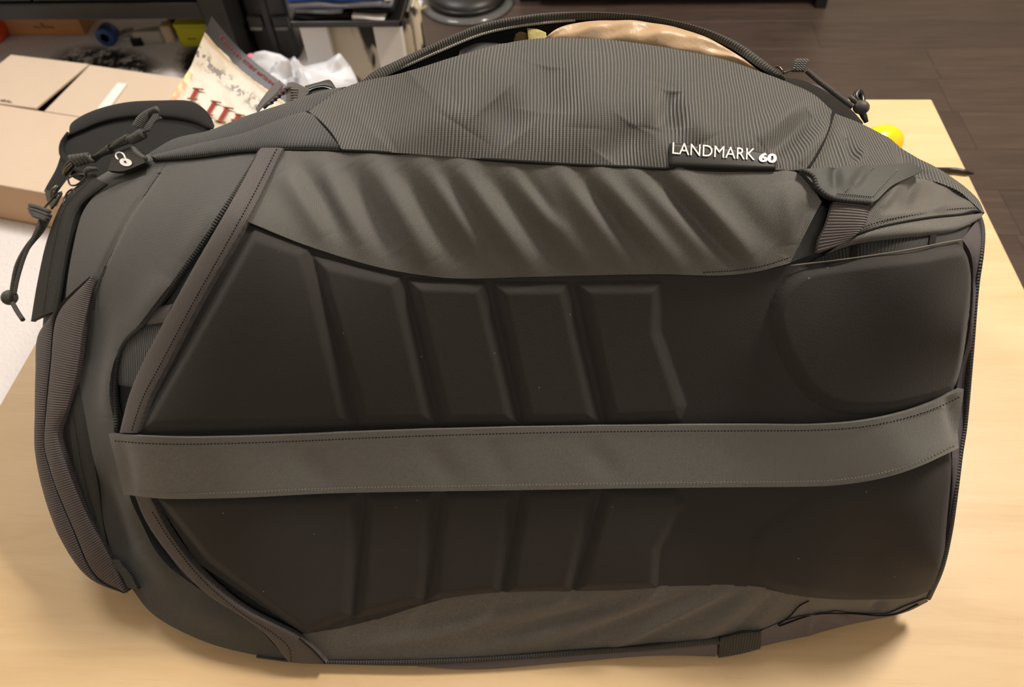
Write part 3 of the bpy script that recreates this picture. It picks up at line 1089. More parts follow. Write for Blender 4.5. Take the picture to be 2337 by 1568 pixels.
# zip runs on at the right, half hidden
q = cat_resample([(1560, 62), (1640, 92), (1700, 128), (1760, 170)], 40)

# contents of the pocket
def blob(name, label, cat, top, bot, zt_, zb, mat, nu=60, nv=12, bul=0.012, wr=0.0, loc=None):
    a, b = cat_resample(top, nu), cat_resample(bot, nu)
    A_ = at_many(a, np.interp(a[:, 0], [820, 1000, 1240, 1500, 1700, 1795], [.303, .328, .34, .336, .322, .304]) + TT + zt_)
    B_ = at_many(b, np.interp(b[:, 0], [820, 1000, 1240, 1500, 1700, 1795], [.303, .328, .34, .336, .322, .304]) + TT + zb)
    G_ = []
    en = np.sin(np.linspace(0.02, np.pi - 0.02, nu + 1)) ** 0.4
    for j in range(nv + 1):
        s = j / nv
        bump = bul * math.sqrt(max(0, 4 * s * (1 - s)))
        w = wr * (np.sin(a[:, 0] * 0.055 + s * 5) * np.sin(a[:, 0] * 0.021 - s * 3))
        G_.append(A_ * (1 - s) + B_ * s + (bump * en + w * en * math.sin(math.pi * s))[:, None] * np.array([0, -0.35, 0.93]))
    G_ = np.array(G_)
    # underside
    m_ = G_.mean(axis=(0, 1))
    for j in range(1, 6):
        s = j / 5
        G_ = np.concatenate([G_, (B_ * (1 - s) + A_ * s + np.array([0, 0.004, -0.035])[None] * (en * math.sin(math.pi * min(s, .999)))[:, None])[None]])
    V_, F_, U_ = grid_mesh(G_, np.broadcast_to(np.array([0, -.3, 1.]), G_.shape), 0, np.zeros(G_.shape[:2] + (2,)))
    return solo(name, label, cat, tuple(m_), V_, F_, mat)


blob('nylon_pouch', 'crumpled tan nylon pouch bulging out of the open backpack pocket', 'pouch',
     [(1243, 88), (1270, 68), (1320, 54), (1400, 49), (1460, 52), (1560, 70), (1630, 98), (1690, 134), (1742, 170)],
     [(1246, 100), (1300, 98), (1400, 101), (1500, 112), (1600, 134), (1680, 156), (1736, 176)], -0.001, -0.008, MAT['tan'], 90, 18, 0.007, 0.0022)
blob('folded_cloth', 'strip of olive cloth tucked behind the zip in the open pocket', 'cloth',
     [(1075, 82), (1120, 74), (1170, 66), (1210, 64)], [(1070, 96), (1120, 92), (1170, 98), (1212, 96)], -0.006, -0.014, MAT['olive'], 30, 8, 0.003, 0.003)
blob('fabric_tag', 'pale olive fabric tag beside the tan pouch in the pocket', 'tag',
     [(1203, 64), (1225, 66), (1246, 74)], [(1208, 108), (1230, 108), (1250, 104)], -0.003, -0.009, MAT['lime'], 16, 8, 0.002, 0.0)
blob('black_case', 'smooth black case peeking over the lip of the open pocket', 'case',
     [(1045, 132), (1052, 106), (1075, 98), (1130, 98), (1180, 104)], [(1045, 156), (1080, 148), (1130, 136), (1180, 124)], -0.006, -0.012, MAT['casegrey'], 30, 8, 0.003, 0.0)

# ---- pass-through band across the back panel
band = patch('luggage_band', [[(271, 986), (400, 991), (550, 989), (900, 976), (1300, 967), (1700, 963), (1850, 963), (1950, 955), (2040, 937), (2100, 917), (2173, 883)],
                              [(303, 1120), (400, 1128), (550, 1126), (800, 1116), (1100, 1111), (1500, 1105), (1800, 1102), (1900, 1097), (2000, 1081), (2080, 1056), (2162, 1020)]],
             MAT['strapfab'], off=0.0115, nu=260, nv=26, thick=0.006, relief=lambda p: seg_field(p, [
                 (380, 1010, 480, 1110, 40, -.0012), (700, 1030, 760, 1100, 30, -.001), (980, 1010, 1040, 1090, 26, -.0014), (1120, 1000, 1150, 1080, 24, -.001), (1340, 1010, 1400, 1080, 26, -.0012),
                 (300, 1000, 320, 1110, 16, -.003), (2140, 900, 2160, 1000, 16, -.004), (2000, 960, 2060, 1060, 40, .001)]),
             label='grey twill luggage band across the back panel')
stitches('stitching', [(285, 1001), (400, 1006), (550, 1003), (900, 990), (1300, 980), (1700, 976), (1850, 975), (1950, 968), (2040, 950), (2100, 931), (2165, 900)], band, 0.0119, 7.5)
stitches('stitching', [(320, 1110), (400, 1116), (550, 1113), (800, 1104), (1100, 1099), (1500, 1093), (1800, 1090), (1900, 1085), (2000, 1069), (2080, 1045), (2155, 1010)], band, 0.0119, 7.5,
         mat=MAT['lightthread'])

# ---- hood (top end of the pack, at the left)
HOODF = [(386, 372, 300, 505, 5, -.0022), (300, 505, 222, 655, 5, -.0022), (400, 640, 320, 760, 40, .005), (270, 800, 262, 950, 26, .006), (240, 700, 225, 840, 34, -.005),
         (290, 1000, 320, 1160, 18, .004), (240, 1080, 300, 1260, 22, -.005), (330, 1230, 400, 1320, 26, .004), (430, 1380, 560, 1430, 34, .003), (500, 480, 430, 600, 26, .003), (350, 440, 260, 620, 40, .002)]
hood = patch('top_hood', [[(312, 396), (240, 436), (200, 480), (176, 560), (158, 700), (180, 820), (195, 930), (225, 1100), (262, 1260), (312, 1346), (358, 1400), (480, 1462), (600, 1492), (668, 1503)],
                          [(455, 377), (390, 480), (300, 640), (232, 820), (235, 950), (262, 1090), (300, 1220), (380, 1340), (500, 1410), (655, 1490)],
                          [(601, 352), (560, 420), (520, 482), (430, 612), (345, 728), (288, 790), (270, 880), (276, 985), (304, 1110), (335, 1200), (400, 1292), (480, 1352), (570, 1404), (645, 1484)]],
             MAT['hood'], off=0.004, nu=200, nv=60, thick=0.01, relief=lambda p: seg_field(p, HOODF), label='charcoal hood at the top end of the pack')
stitches('stitching', [(386, 375), (345, 435), (300, 507), (262, 580), (224, 655)], hood, 0.0034, 5.0)
v, f, u_ = tube(pts([(601, 352), (560, 420), (520, 482), (430, 612), (345, 728), (288, 790), (270, 880), (276, 985)], 0.0045), 0.0022, 8)
PACK.part('piping', v, f, MAT['blackweb'], u_)
patch('neck_panel', [[(305, 398), (345, 372), (400, 366), (500, 358), (601, 352)], [(300, 412), (350, 400), (420, 395), (500, 380), (596, 358)]], MAT['hood'], off=0.0035, nu=50, nv=8, thick=0.006)

# ---- gap between hood and panel: gusset, tape and mesh pocket
patch('inner_gusset', [[(603, 352), (560, 424), (522, 484), (432, 614), (347, 730), (292, 792)], [(615, 350), (560, 460), (480, 590), (420, 690), (395, 735), (350, 830)]], MAT['body'],
      off=-0.002, nu=70, nv=14, thick=0.003)
patch('mesh_pocket', [[(296, 745), (340, 742), (392, 736)], [(276, 810), (310, 815), (350, 815)], [(268, 878), (290, 882), (318, 884)]], MAT['rib_wedge'], off=0.0, nu=30, nv=20, thick=0.003, bulge=0.003)
patch('binding_tape', [[(300, 722), (330, 709), (400, 694)], [(298, 748), (340, 742), (386, 736)]], MAT['purpleslick'], off=0.003, nu=30, nv=6, thick=0.003, bulge=0.0015)
patch('mesh_pocket', [[(322, 1128), (352, 1200), (390, 1270), (440, 1330), (500, 1350)], [(335, 1128), (375, 1200), (420, 1265), (470, 1315), (515, 1345)]], MAT['purpleslick'], off=0.001, nu=50, nv=10, thick=0.003, bulge=0.002)

# ---- binding trims down both diagonals
trim1 = patch('binding_trim', [[(606, 349), (540, 472), (440, 644), (340, 832), (312, 900), (290, 984)], [(656, 349), (577, 505), (470, 690), (390, 842), (355, 910), (329, 984)]], MAT['trim'],
              off=0.0085, nu=120, nv=10, thick=0.007, bulge=0.001, label='brown-grey binding tape on the upper diagonal')
stitches('stitching', [(644, 352), (567, 500), (460, 688), (380, 838), (345, 905), (318, 982)], trim1, 0.0095, 7)
trim2 = patch('binding_trim', [[(320, 1122), (345, 1182), (400, 1262), (480, 1346), (560, 1398), (612, 1436), (665, 1500)], [(352, 1122), (400, 1212), (470, 1302), (560, 1378), (690, 1446), (720, 1470), (750, 1503)]],
              MAT['trim'], off=0.0075, nu=110, nv=10, thick=0.007, bulge=0.001, label='brown-grey binding tape on the lower diagonal')
stitches('stitching', [(362, 1160), (410, 1235), (478, 1318), (560, 1388), (640, 1440), (668, 1468), (672, 1500)], trim2, 0.0088, 7)
v, f, u_ = tube(pts([(690, 1446), (720, 1472), (748, 1503)], 0.008), 0.0008, 6)
PACK.part('seam', v, f, MAT['thread'], u_)

# ---- zipper round the hood
zs = patch('zip_cover', [[(215, 405), (160, 455), (122, 540), (98, 640), (82, 735)], [(255, 425), (192, 478), (166, 560), (146, 680), (140, 712)]], MAT['zipgrey'], off=0.006, nu=70, nv=14, thick=0.006, bulge=0.003)
stitches('stitching', [(222, 420), (168, 478), (142, 570), (122, 690), (118, 718)], zs, 0.0098, 5)
zs2 = patch('zip_cover', [[(158, 880), (166, 960), (182, 1080), (215, 1180), (240, 1230)], [(186, 860), (208, 980), (232, 1110), (240, 1180), (252, 1240)]], MAT['zipgrey'], off=0.004, nu=50, nv=10, thick=0.006, bulge=0.002)
stitches('stitching', [(170, 880), (186, 980), (205, 1090), (232, 1190)], zs2, 0.0068, 5)
zs3 = patch('zip_cover', [[(262, 412), (300, 398), (345, 380)], [(215, 455), (275, 425), (340, 405)]], MAT['zipgrey'], off=0.004, nu=20, nv=8, thick=0.005, bulge=0.001)

# ---- grab handle on the hood
hrel = lambda p: 0.006 * np.sin(np.pi * np.clip((p[..., 1] - 632) / 716.0, 0, 1)) ** 0.5 * np.clip((p[..., 0] - 80) / 70, 0.05, 1)
HC = [(222, 636), (148, 715), (132, 830), (122, 930), (118, 1020), (130, 1060), (180, 1190), (232, 1310), (298, 1346)]
h1 = patch('grab_handle', [[(220, 632), (142, 717), (98, 766), (92, 850), (91, 940), (92, 1030), (122, 1148), (178, 1266), (220, 1314), (296, 1348)], HC], MAT['webbing'], off=0.004, nu=160, nv=10,
           bulge=0.004, thick=0.006, relief=hrel, uv='strip', label='purple-grey webbing grab handle')
h2 = patch('handle_fold', [HC, [(228, 636), (206, 750), (194, 850), (172, 930), (152, 985), (166, 1042), (212, 1162), (252, 1242), (300, 1345)]], MAT['webbing'], off=0.004, nu=160, nv=10,
           bulge=0.004, thick=0.006, relief=hrel, uv='strip', parent=h1)
v, f, u_ = tube(np.array([pt(q[0], q[1], 0.004 + float(hrel(np.array([q]))[0])) for q in cat_resample(HC, 26)]), 0.0011, 6)
PACK.part('handle_seam', v, f, MAT['thread'], u_, parent=h1)
patch('handle_anchor', [[(262, 1272), (285, 1300), (305, 1335)], [(285, 1275), (310, 1305), (328, 1338)]], MAT['blackweb'], off=0.008, nu=20, nv=8, thick=0.004, uv='strip')
stitches('stitching', [(252, 610), (232, 660), (222, 710)], hood, 0.0046, 4, w=0.0012)

# ---- right end: bottom of the pack
patch('bottom_panel', [[(2193, 546), (2213, 580), (2218, 650), (2209, 760), (2180, 890), (2171, 1000), (2171, 1100), (2165, 1170), (2150, 1260), (2124, 1340)],
                       [(2236, 492), (2239, 560), (2227, 640), (2214, 800), (2198, 980), (2190, 1030), (2181, 1100), (2168, 1200), (2150, 1290), (2116, 1366)]], MAT['purpleslick'], off=0.001, nu=120, nv=8,
      thick=0.006, bulge=0.0012)
v, f, u_ = tube(pts([(2222, 478), (2236, 520), (2234, 580), (2224, 650), (2212, 800), (2196, 980), (2188, 1030), (2178, 1110), (2164, 1210), (2146, 1290), (2116, 1362)], 0.0015), 0.0022, 8)
PACK.part('piping', v, f, MAT['blackweb'], u_)

PF = [(2090, 405, 2060, 470, 14, -.005), (2050, 410, 2000, 480, 14, .004), (2150, 430, 2120, 490, 18, .002), (2000, 500, 2200, 470, 10, .002)]
patch('wand_pocket', [[(1978, 470), (2005, 425), (2060, 398), (2100, 412), (2160, 435), (2230, 484)], [(1925, 548), (1990, 524), (2060, 509), (2120, 500), (2180, 494), (2230, 488)]], MAT['side'], off=0.004,
      nu=90, nv=30, relief=lambda p: seg_field(p, PF), thick=0.006)
pk = patch('wand_pocket', [[(1922, 551), (1990, 527), (2060, 512), (2120, 503), (2180, 497), (2230, 491)], [(1880, 582), (1950, 558), (2030, 546), (2110, 538), (2180, 527), (2224, 506)]], MAT['side'], off=0.0035, nu=90,
           nv=14, bulge=0.003, thick=0.006)
stitches('stitching', [(1935, 534), (1990, 514), (2060, 499), (2120, 490), (2180, 482), (2222, 480)], pk, 0.005, 6)
v, f, u_ = tube(pts([(1925, 549), (1990, 526), (2060, 511), (2120, 502), (2180, 496), (2222, 489), (2231, 496)], 0.0048), 0.001, 6)
PACK.part('seam', v, f, MAT['thread'], u_)
patch('webbing_strip', [[(1838, 604), (1880, 584), (1950, 560), (2030, 548), (2110, 540), (2180, 529), (2214, 512)], [(1842, 610), (1900, 598), (1960, 589), (2030, 578), (2110, 564), (2160, 555), (2196, 546)]],
      MAT['blackweb'], off=0.001, nu=80, nv=8, thick=0.004, uv='strip', label='black ribbed webbing behind the panel corner')
for (a, b) in ((1942, 2), (2118, 1)):
    patch('bar_tack', [[(a, 562 if a < 2000 else 540), (a + 14, 559 if a < 2000 else 538)], [(a - 4, 592 if a < 2000 else 562), (a + 10, 590 if a < 2000 else 560)]], MAT['lining'], off=0.003, nu=4, nv=4, thick=0.002, smooth=False)
patch('strap_recess', [[(1868, 466), (1880, 466), (1895, 472)], [(1799, 602), (1830, 590), (1862, 578)]], MAT['slick'], off=-0.004, nu=10, nv=20, thick=0.003)
patch('compression_strap', [[(1892, 468), (1876, 520), (1862, 548), (1856, 580)], [(1974, 480), (1968, 512), (1952, 535), (1926, 556)]], MAT['webbing'], off=0.0075, nu=40, nv=14, bulge=0.002, thick=0.005,
      uv='strip', label='purple-grey compression strap')
kp = patch('strap_keeper', [[(1812, 398), (1900, 395), (1985, 393), (2062, 389), (2086, 402)], [(1816, 404), (1848, 436), (1882, 460), (1976, 474), (2012, 440)]], MAT['slick'], off=0.0105, nu=60, nv=24,
           thick=0.006, relief=lambda p: seg_field(p, [(1890, 395, 1895, 440, 12, -.003), (1960, 400, 1930, 440, 12, .002)]), label='smooth dark strap keeper')
stitches('stitching', [(1895, 455), (1940, 460), (1975, 464)], kp, 0.0112, 5)
stitches('stitching', [(1915, 450), (1955, 415), (1980, 398)], kp, 0.0112, 5, mat=MAT['lightthread'])
stitches('stitching', [(1977, 462), (2005, 430), (2030, 402)], kp, 0.0112, 5, mat=MAT['lightthread'])
v, f, u_ = tube(pts([(1812, 400), (1840, 415), (1850, 438), (1882, 461), (1976, 476)], 0.011), 0.0016, 6)
PACK.part('keeper_edge', v, f, MAT['blackweb'], u_, parent=kp)

# ---- underside
LOWF = [(1000, 1430, 1330, 1370, 16, .0028), (1080, 1460, 1420, 1370, 16, -.0028), (1180, 1470, 1500, 1360, 14, .003), (1280, 1470, 1590, 1350, 14, -.003), (1400, 1470, 1660, 1345, 10, .0035),
        (1480, 1460, 1700, 1355, 16, -.003), (1600, 1450, 1720, 1350, 16, .003), (1680, 1440, 1760, 1360, 14, -.0028), (900, 1440, 1200, 1385, 20, -.002), (820, 1470, 1100, 1430, 20, .002)]
patch('under_panel', [[(692, 1444), (780, 1430), (850, 1413), (960, 1378), (1050, 1355), (1200, 1343), (1380, 1344), (1500, 1335), (1600, 1332), (1720, 1335), (1835, 1356)],
                      [(747, 1502), (850, 1502), (950, 1501), (1100, 1495), (1300, 1480), (1500, 1465), (1600, 1456), (1660, 1444), (1740, 1432), (1800, 1405), (1842, 1372)]], MAT['lower'], off=0.002, nu=200, nv=36,
      relief=lambda p: seg_field(p, LOWF), thick=0.008, label='grey panel on the underside')
patch('ribbed_piping', [[(590, 1490), (680, 1500), (760, 1503), (950, 1502), (1100, 1496), (1300, 1481), (1500, 1466), (1636, 1451)], [(590, 1496), (680, 1507), (760, 1510), (950, 1514), (1100, 1507), (1300, 1493), (1500, 1478), (1640, 1464)]],
      MAT['blackweb'], off=0.004, nu=180, nv=6, bulge=0.0015, thick=0.004, uv='strip')
patch('folded_tape', [[(950, 1512), (1100, 1506), (1300, 1492), (1500, 1477), (1634, 1462)], [(955, 1517), (1030, 1523), (1110, 1523), (1300, 1507), (1500, 1492), (1632, 1494)]], MAT['purpleslick'], off=0.003, nu=90, nv=8,
      bulge=0.001, thick=0.004, label='shiny purple-grey folded tape on the underside')
patch('corner_tape', [[(1640, 1450), (1690, 1438), (1732, 1434)], [(1636, 1494), (1690, 1484), (1730, 1473)]], MAT['blackweb'], off=0.005, nu=24, nv=10, thick=0.005, bulge=0.001)
CF = [(1850, 1400, 1840, 1440, 10, .003), (1900, 1395, 1930, 1410, 10, -.003), (2020, 1370, 1990, 1385, 12, -.004)]
patch('bottom_gusset', [[(1732, 1436), (1790, 1412), (1850, 1397), (1900, 1393), (1950, 1397), (2020, 1396), (2060, 1380), (2108, 1362)], [(1730, 1472), (1780, 1460), (1830, 1449), (1900, 1430), (1950, 1418), (2030, 1402), (2070, 1390), (2114, 1368)]],
      MAT['purpleslick'], off=0.003, nu=80, nv=10, relief=lambda p: seg_field(p, CF), thick=0.006)
patch('bottom_gusset', [[(1838, 1360), (1900, 1364), (2000, 1364), (2080, 1358), (2124, 1340)], [(1776, 1418), (1850, 1398), (1930, 1395), (2030, 1396), (2114, 1364)]], MAT['lower'], off=0.0015, nu=80, nv=16,
      relief=lambda p: seg_field(p, CF), thick=0.006)
v, f, u_ = tube(pts([(1842, 1366), (1822, 1376), (1800, 1400), (1770, 1424), (1850, 1398), (1930, 1395), (2030, 1398), (2090, 1374)], 0.0035), 0.0006, 6)
PACK.part('seam', v, f, MAT['thread'], u_)

# ---- model label and padlock label
lab = patch('name_label', [[(1522, 332), (1600, 339), (1700, 350), (1762, 361)], [(1518, 388), (1600, 392), (1700, 396), (1764, 397)]], MAT['label'], off=0.009, nu=60, nv=14, thick=0.005, smooth=False, edge=6,
            label='black label reading LANDMARK 60')


def text_mesh(body, bold=0.0):
    c = bpy.data.curves.new('lettering', 'FONT')
    c.body = body
    c.size = 1.0
    c.offset = bold
    c.extrude = 0.0
    c.resolution_u = 4
    o = bpy.data.objects.new('lettering', c)
    COL.objects.link(o)
    dg = bpy.context.evaluated_depsgraph_get()
    me = bpy.data.meshes.new_from_object(o.evaluated_get(dg))
    v = np.array([tuple(x.co)[:2] for x in me.vertices])
    f = [list(p.vertices) for p in me.polygons]
    bpy.data.objects.remove(o)
    bpy.data.curves.remove(c)
    bpy.data.meshes.remove(me)
    return v, f


def lettering(name, body, tl, tr, bl, h, parent, bold=0.0, surf=None, mat=None, label=None):
    v, f = text_mesh(body, bold)
    mn, mx = v.min(0), v.max(0)
    q = (v - mn) / (mx - mn)
    tl, tr, bl = (np.array(x, float) for x in (tl, tr, bl))
    pxs = tl + q[:, 0:1] * (tr - tl) + (1 - q[:, 1:2]) * (bl - tl)
    P, N = formN(pxs, h)
    k = len(P)
    # give the print a hair of thickness
    return PACK.part(name, P, f, mat or MAT['print'], parent=parent, smooth=False, label=label)


lettering('lettering', 'LANDMARK', (1528, 336), (1712, 351), (1527, 361), 0.0098, lab, 0.0, label='white word LANDMARK')
lettering('lettering', '60', (1721, 359), (1761, 363), (1719, 380), 0.0098, lab, 0.045, label='bold white number 60')

lk = patch('padlock_label', [[(278, 362), (330, 348), (342, 360)], [(266, 400), (300, 402), (350, 384)]], MAT['label'], off=0.012, nu=24, nv=12, thick=0.006, smooth=True, label='black label with a white open padlock')


def disc_px(c, rx, ry, ang, n_=24, heart=False):
    out = []
    for k in range(n_):
        a = 2 * math.pi * k / n_
        x, y = rx * math.cos(a), ry * math.sin(a)
        if heart:
            y *= 1.0 + 0.15 * math.cos(a)
        out.append((c[0] + x * math.cos(ang) - y * math.sin(ang), c[1] + x * math.sin(ang) + y * math.cos(ang)))
    return out


def flat_poly(name, poly, h, mat, parent, label=None):
    P, N = formN(np.array(poly, float), h)
    V_ = np.vstack([P, P.mean(0, keepdims=True)])
    k = len(P)
    c_ = np.cross(P[1] - P[0], P[k // 2] - P[0])
    f_ = [[i, (i + 1) % k, k] for i in range(k)]
    if c_ @ N[0] < 0:
        f_ = [q[::-1] for q in f_]
    return PACK.part(name, V_, f_, mat, parent=parent, smooth=False, label=label)


flat_poly('padlock_mark', disc_px((308, 383), 14.5, 8.6, 0.25), 0.0128, MAT['print'], lk, 'white padlock body')
flat_poly('keyhole_mark', disc_px((307, 382), 3.0, 2.2, 0.3, 10), 0.0132, MAT['label'], lk)
v, f, u_ = tube(pts([(306, 382), (311, 385)], 0.0131), 0.0003, 6)
PACK.part('keyhole_mark', v, f, MAT['label'], u_, parent=lk)
v, f, u_ = tube(pts([(290, 376), (286, 371), (286, 364), (291, 361), (298, 362), (303, 366), (307, 375)], 0.0127), 0.0008, 6)
PACK.part('shackle_mark', v, f, MAT['print'], u_, parent=lk)

# ---- zip pulls on the hood
def tubepart(name, plist, r, mat, parent=None, h=0.0, taper=None, smooth=True, label=None, seg=8):
    v_, f_, u2 = tube(pts(plist, h), r, seg, smooth, taper=taper)
    return PACK.part(name, v_, f_, mat, u2, parent=parent, label=label)


def oval_ring(plist, r, h):
    return tube(pts(list(plist) + [plist[0]], h), r, 7)[:2]


pl1 = tubepart('zip_pull', [(132, 495, .010), (118, 530, .012), (90, 570, .014), (68, 610, .014), (57, 650, .013), (52, 672, .012)], 0.0027, MAT['cord'], label='looped grey cord zip pull with a knot')
tubepart('cord_strand', [(128, 498, .016), (114, 545, .018), (92, 590, .018), (74, 640, .017), (62, 678, .015)], 0.0018, MAT['cord'], pl1)
v, f = ball(pt(47, 683, .013), 0.0075, 1, 1, 0.95, 18)
PACK.part('cord_knot', v, f, MAT['cord'], parent=pl1)
tubepart('cord_tail', [(52, 695, .012), (60, 715, .010), (68, 732, .008)], 0.0022, MAT['cord'], pl1)
for (a, b, c_, d_) in ((98, 478, 140, 492), (97, 486, 138, 500), (100, 494, 136, 507), (106, 501, 134, 511)):
    tubepart('cord_wrap', [(a, b, .016), ((a + c_) / 2, (b + d_) / 2 - 1, .020), (c_, d_, .014)], 0.0020, MAT['cord'], pl1, seg=6)
tubepart('pull_link', [(124, 482, .012), (140, 472, .015), (160, 455, .016), (168, 450, .015), (160, 462, .014), (140, 484, .012)], 0.0011, MAT['metal'], pl1)
s1 = tubepart('zip_slider', [(150, 463, .016), (156, 450, .018), (163, 438, .017)], 0.0034, MAT['metal'], label='gunmetal zip slider', taper=[.8, 1, .7])
v, f = oval_ring([(168, 478), (160, 468), (168, 446), (180, 438), (186, 450), (182, 464), (172, 478)], 0.0009, .008)
PACK.part('slider_loop', v, f, MAT['metal'], parent=s1)
s2 = tubepart('zip_slider', [(176, 412, .016), (186, 402, .018), (198, 390, .018)], 0.0030, MAT['metal'], label='gunmetal zip slider', taper=[.8, 1, .8])
v, f = oval_ring([(172, 416), (178, 430), (192, 430), (206, 420), (214, 408), (200, 404), (186, 408)], 0.0009, .010)
PACK.part('slider_loop', v, f, MAT['metal'], parent=s2)
tubepart('slider_bar', [(170, 402, .014), (182, 390, .017), (200, 380, .018)], 0.0016, MAT['metal'], s2)
for k in range(5):
    tubepart('cord_wrap', [(190 + 9 * k, 372 - 1 * k, .016), (198 + 9 * k, 380 - k, .022), (206 + 8 * k, 392 - 2 * k, .016)], 0.0022, MAT['cord'], s2, seg=6)
tubepart('cord_wrap', [(214, 404, .012), (228, 400, .015), (242, 396, .012)], 0.0026, MAT['cord'], s2, taper=[.7, 1, .6])
tubepart('toggle_ring', [(228, 366, .016), (236, 372, .018), (236, 380, .017)], 0.0009, MAT['metal'], s2)
tg = tubepart('toggle_barrel', [(232, 376, .012), (255, 364, .014), (275, 354, .014)], 0.0040, MAT['plastic'], label='dark plastic toggle', taper=[.8, .75, 1.1])
tg2 = tubepart('toggle_barrel', [(279, 352, .015), (305, 341, .017), (322, 334, .017)], 0.0042, MAT['plastic'], label='dark plastic toggle with a sheen', taper=[.6, .9, 1.1])
tubepart('toggle_bar', [(276, 351, .018), (300, 338, .019), (320, 329, .019)], 0.0009, MAT['metal'], tg2)
cb = tubepart('pull_cord', [(322, 336, .015), (338, 330, .016), (352, 322, .016)], 0.0045, MAT['cord'], label='bundled grey cord end', taper=[.9, 1, 1.1])
tubepart('cord_wrap', [(340, 312, .018), (352, 298, .020), (368, 282, .020), (388, 272, .020)], 0.0036, MAT['cord'], cb, taper=[1.2, 1.2, .9, .8])
for k in range(4):
    tubepart('cord_strand', [(350 + 5 * k, 322 - 2 * k, .016), (366 + 5 * k, 304 - 2 * k, .018), (382 + 4 * k, 278 + 4 * k, .018)], 0.0013, MAT['cord'], cb, seg=6)
tubepart('binding_loop', [(322, 348, .011), (332, 362, .012), (348, 374, .010)], 0.0024, MAT['cord'], lk)

# ---- zip pull at the right end of the pocket
rp = tubepart('zip_pull', [(1826, 176, .010), (1850, 197, .010), (1890, 228, .010), (1930, 258, .010)], 0.0021, MAT['cord'], label='grey cord zip pull on the pocket')
for k in range(4):
    tubepart('cord_wrap', [(1797 + 7 * k, 174, .008), (1799 + 7 * k, 160, .013), (1803 + 7 * k, 158, .012)], 0.0020, MAT['cord'], rp, seg=6)
tubepart('pull_link', [(1776, 180, .009), (1788, 176, .010), (1800, 172, .010)], 0.0010, MAT['metal'], rp)
tubepart('pull_link', [(1760, 164, .008), (1766, 168, .009), (1773, 176, .009)], 0.0010, MAT['metal'], rp)
v, f = ball(pt(1946, 262, .012), 0.0058, 1.1, 1, 0.9, 16)
PACK.part('cord_knot', v, f, MAT['cord'], parent=rp)
tubepart('cord_tail', [(1950, 268, .010), (1960, 280, .008), (1968, 288, .006)], 0.0028, MAT['blackplastic'], rp, taper=[1, .9, .6])
tubepart('cord_loop', [(1942, 256, .012), (1930, 240, .014), (1936, 230, .016), (1944, 240, .014), (1950, 256, .012)], 0.0022, MAT['blackplastic'], rp)
tubepart('cord_loop', [(1938, 256, .012), (1924, 246, .014), (1920, 240, .013), (1930, 250, .012)], 0.0018, MAT['trim'], rp)


# ---- shoulder strap and buckles behind the pack (deeper than the skin)
def deep(u, v, d):
    P = form(np.array([[u, v]], float))[0]
    r_ = ray((u, v))
    return P + r_ * d / np.linalg.norm(r_)


def sheet(name, rails, mat, depth, nu=50, nv=10, bulge=0.0, thick=0.006, parent=None, label=None, uv='strip'):
    R = [cat_resample(r, nu) for r in rails]
    G_ = []
    for j in range(nv + 1):
        s = j / nv * (len(R) - 1)
        k = min(int(s), len(R) - 2)
        w = s - k
        px_ = R[k] * (1 - w) + R[k + 1] * w
        dd = depth[k] * (1 - w) + depth[k + 1] * w
        P = form(px_)
        r_ = ray(px_)
        r_ = r_ / np.linalg.norm(r_, axis=1)[:, None]
        G_.append(P + r_ * (dd - bulge * math.sqrt(max(0, 4 * (j / nv) * (1 - j / nv)))))
    G_ = np.array(G_)
    N_ = -ray(np.array([[R[0][nu // 2][0], R[0][nu // 2][1]]]))[0]
    N_ = N_ / np.linalg.norm(N_)
    su_ = np.concatenate([[0], np.cumsum(np.linalg.norm(np.diff(G_[nv // 2], axis=0), axis=1))])
    sv_ = np.concatenate([[0], np.cumsum(np.linalg.norm(np.diff(G_[:, nu // 2], axis=0), axis=1))])
    U_ = np.stack(np.broadcast_arrays(su_[None, :], sv_[:, None]), -1)
    V_, F_, U2 = grid_mesh(G_, np.broadcast_to(N_, G_.shape), thick, U_)
    return PACK.part(name, V_, F_, mat, U2, parent=parent, label=label)


ss = sheet('shoulder_strap', [[(158, 306), (160, 285), (180, 268), (225, 248), (290, 233), (370, 229), (430, 230), (455, 240), (478, 262), (490, 288)],
                              [(152, 312), (165, 308), (190, 298), (235, 280), (300, 268), (370, 268), (430, 276), (455, 284), (470, 292), (486, 296)]], MAT['foam'], [0.030, 0.028], 70, 12, bulge=0.008,
           thick=0.02, label='padded black shoulder strap folded behind the hood')
sheet('strap_face', [[(152, 312), (165, 306), (190, 296), (235, 279), (300, 267), (370, 267), (430, 275), (480, 294)], [(142, 340), (160, 400), (220, 420), (300, 400), (380, 370), (440, 340), (490, 310)]], MAT['foam'],
      [0.034, 0.032], 60, 14, bulge=0.003, thick=0.012, parent=ss)
v, f, u_ = tube(np.array([deep(*q, .028) for q in ((160, 305), (146, 325), (142, 345), (150, 362), (175, 385), (215, 405))]), 0.0035, 8)
PACK.part('strap_edge', v, f, MAT['foam'], u_, parent=ss)
lw = sheet('adjuster_strap', [[(140, 350), (128, 385), (106, 425), (100, 437)], [(172, 375), (165, 392), (138, 430), (126, 446)]], MAT['foam'], [0.024, 0.024], 24, 6, bulge=0.002, label='narrow black adjuster strap')
sheet('ladder_buckle', [[(102, 432), (106, 455), (116, 475)], [(128, 440), (136, 455), (130, 470)]], MAT['blackplastic'], [0.022, 0.022], 12, 6, bulge=0.002, parent=lw)

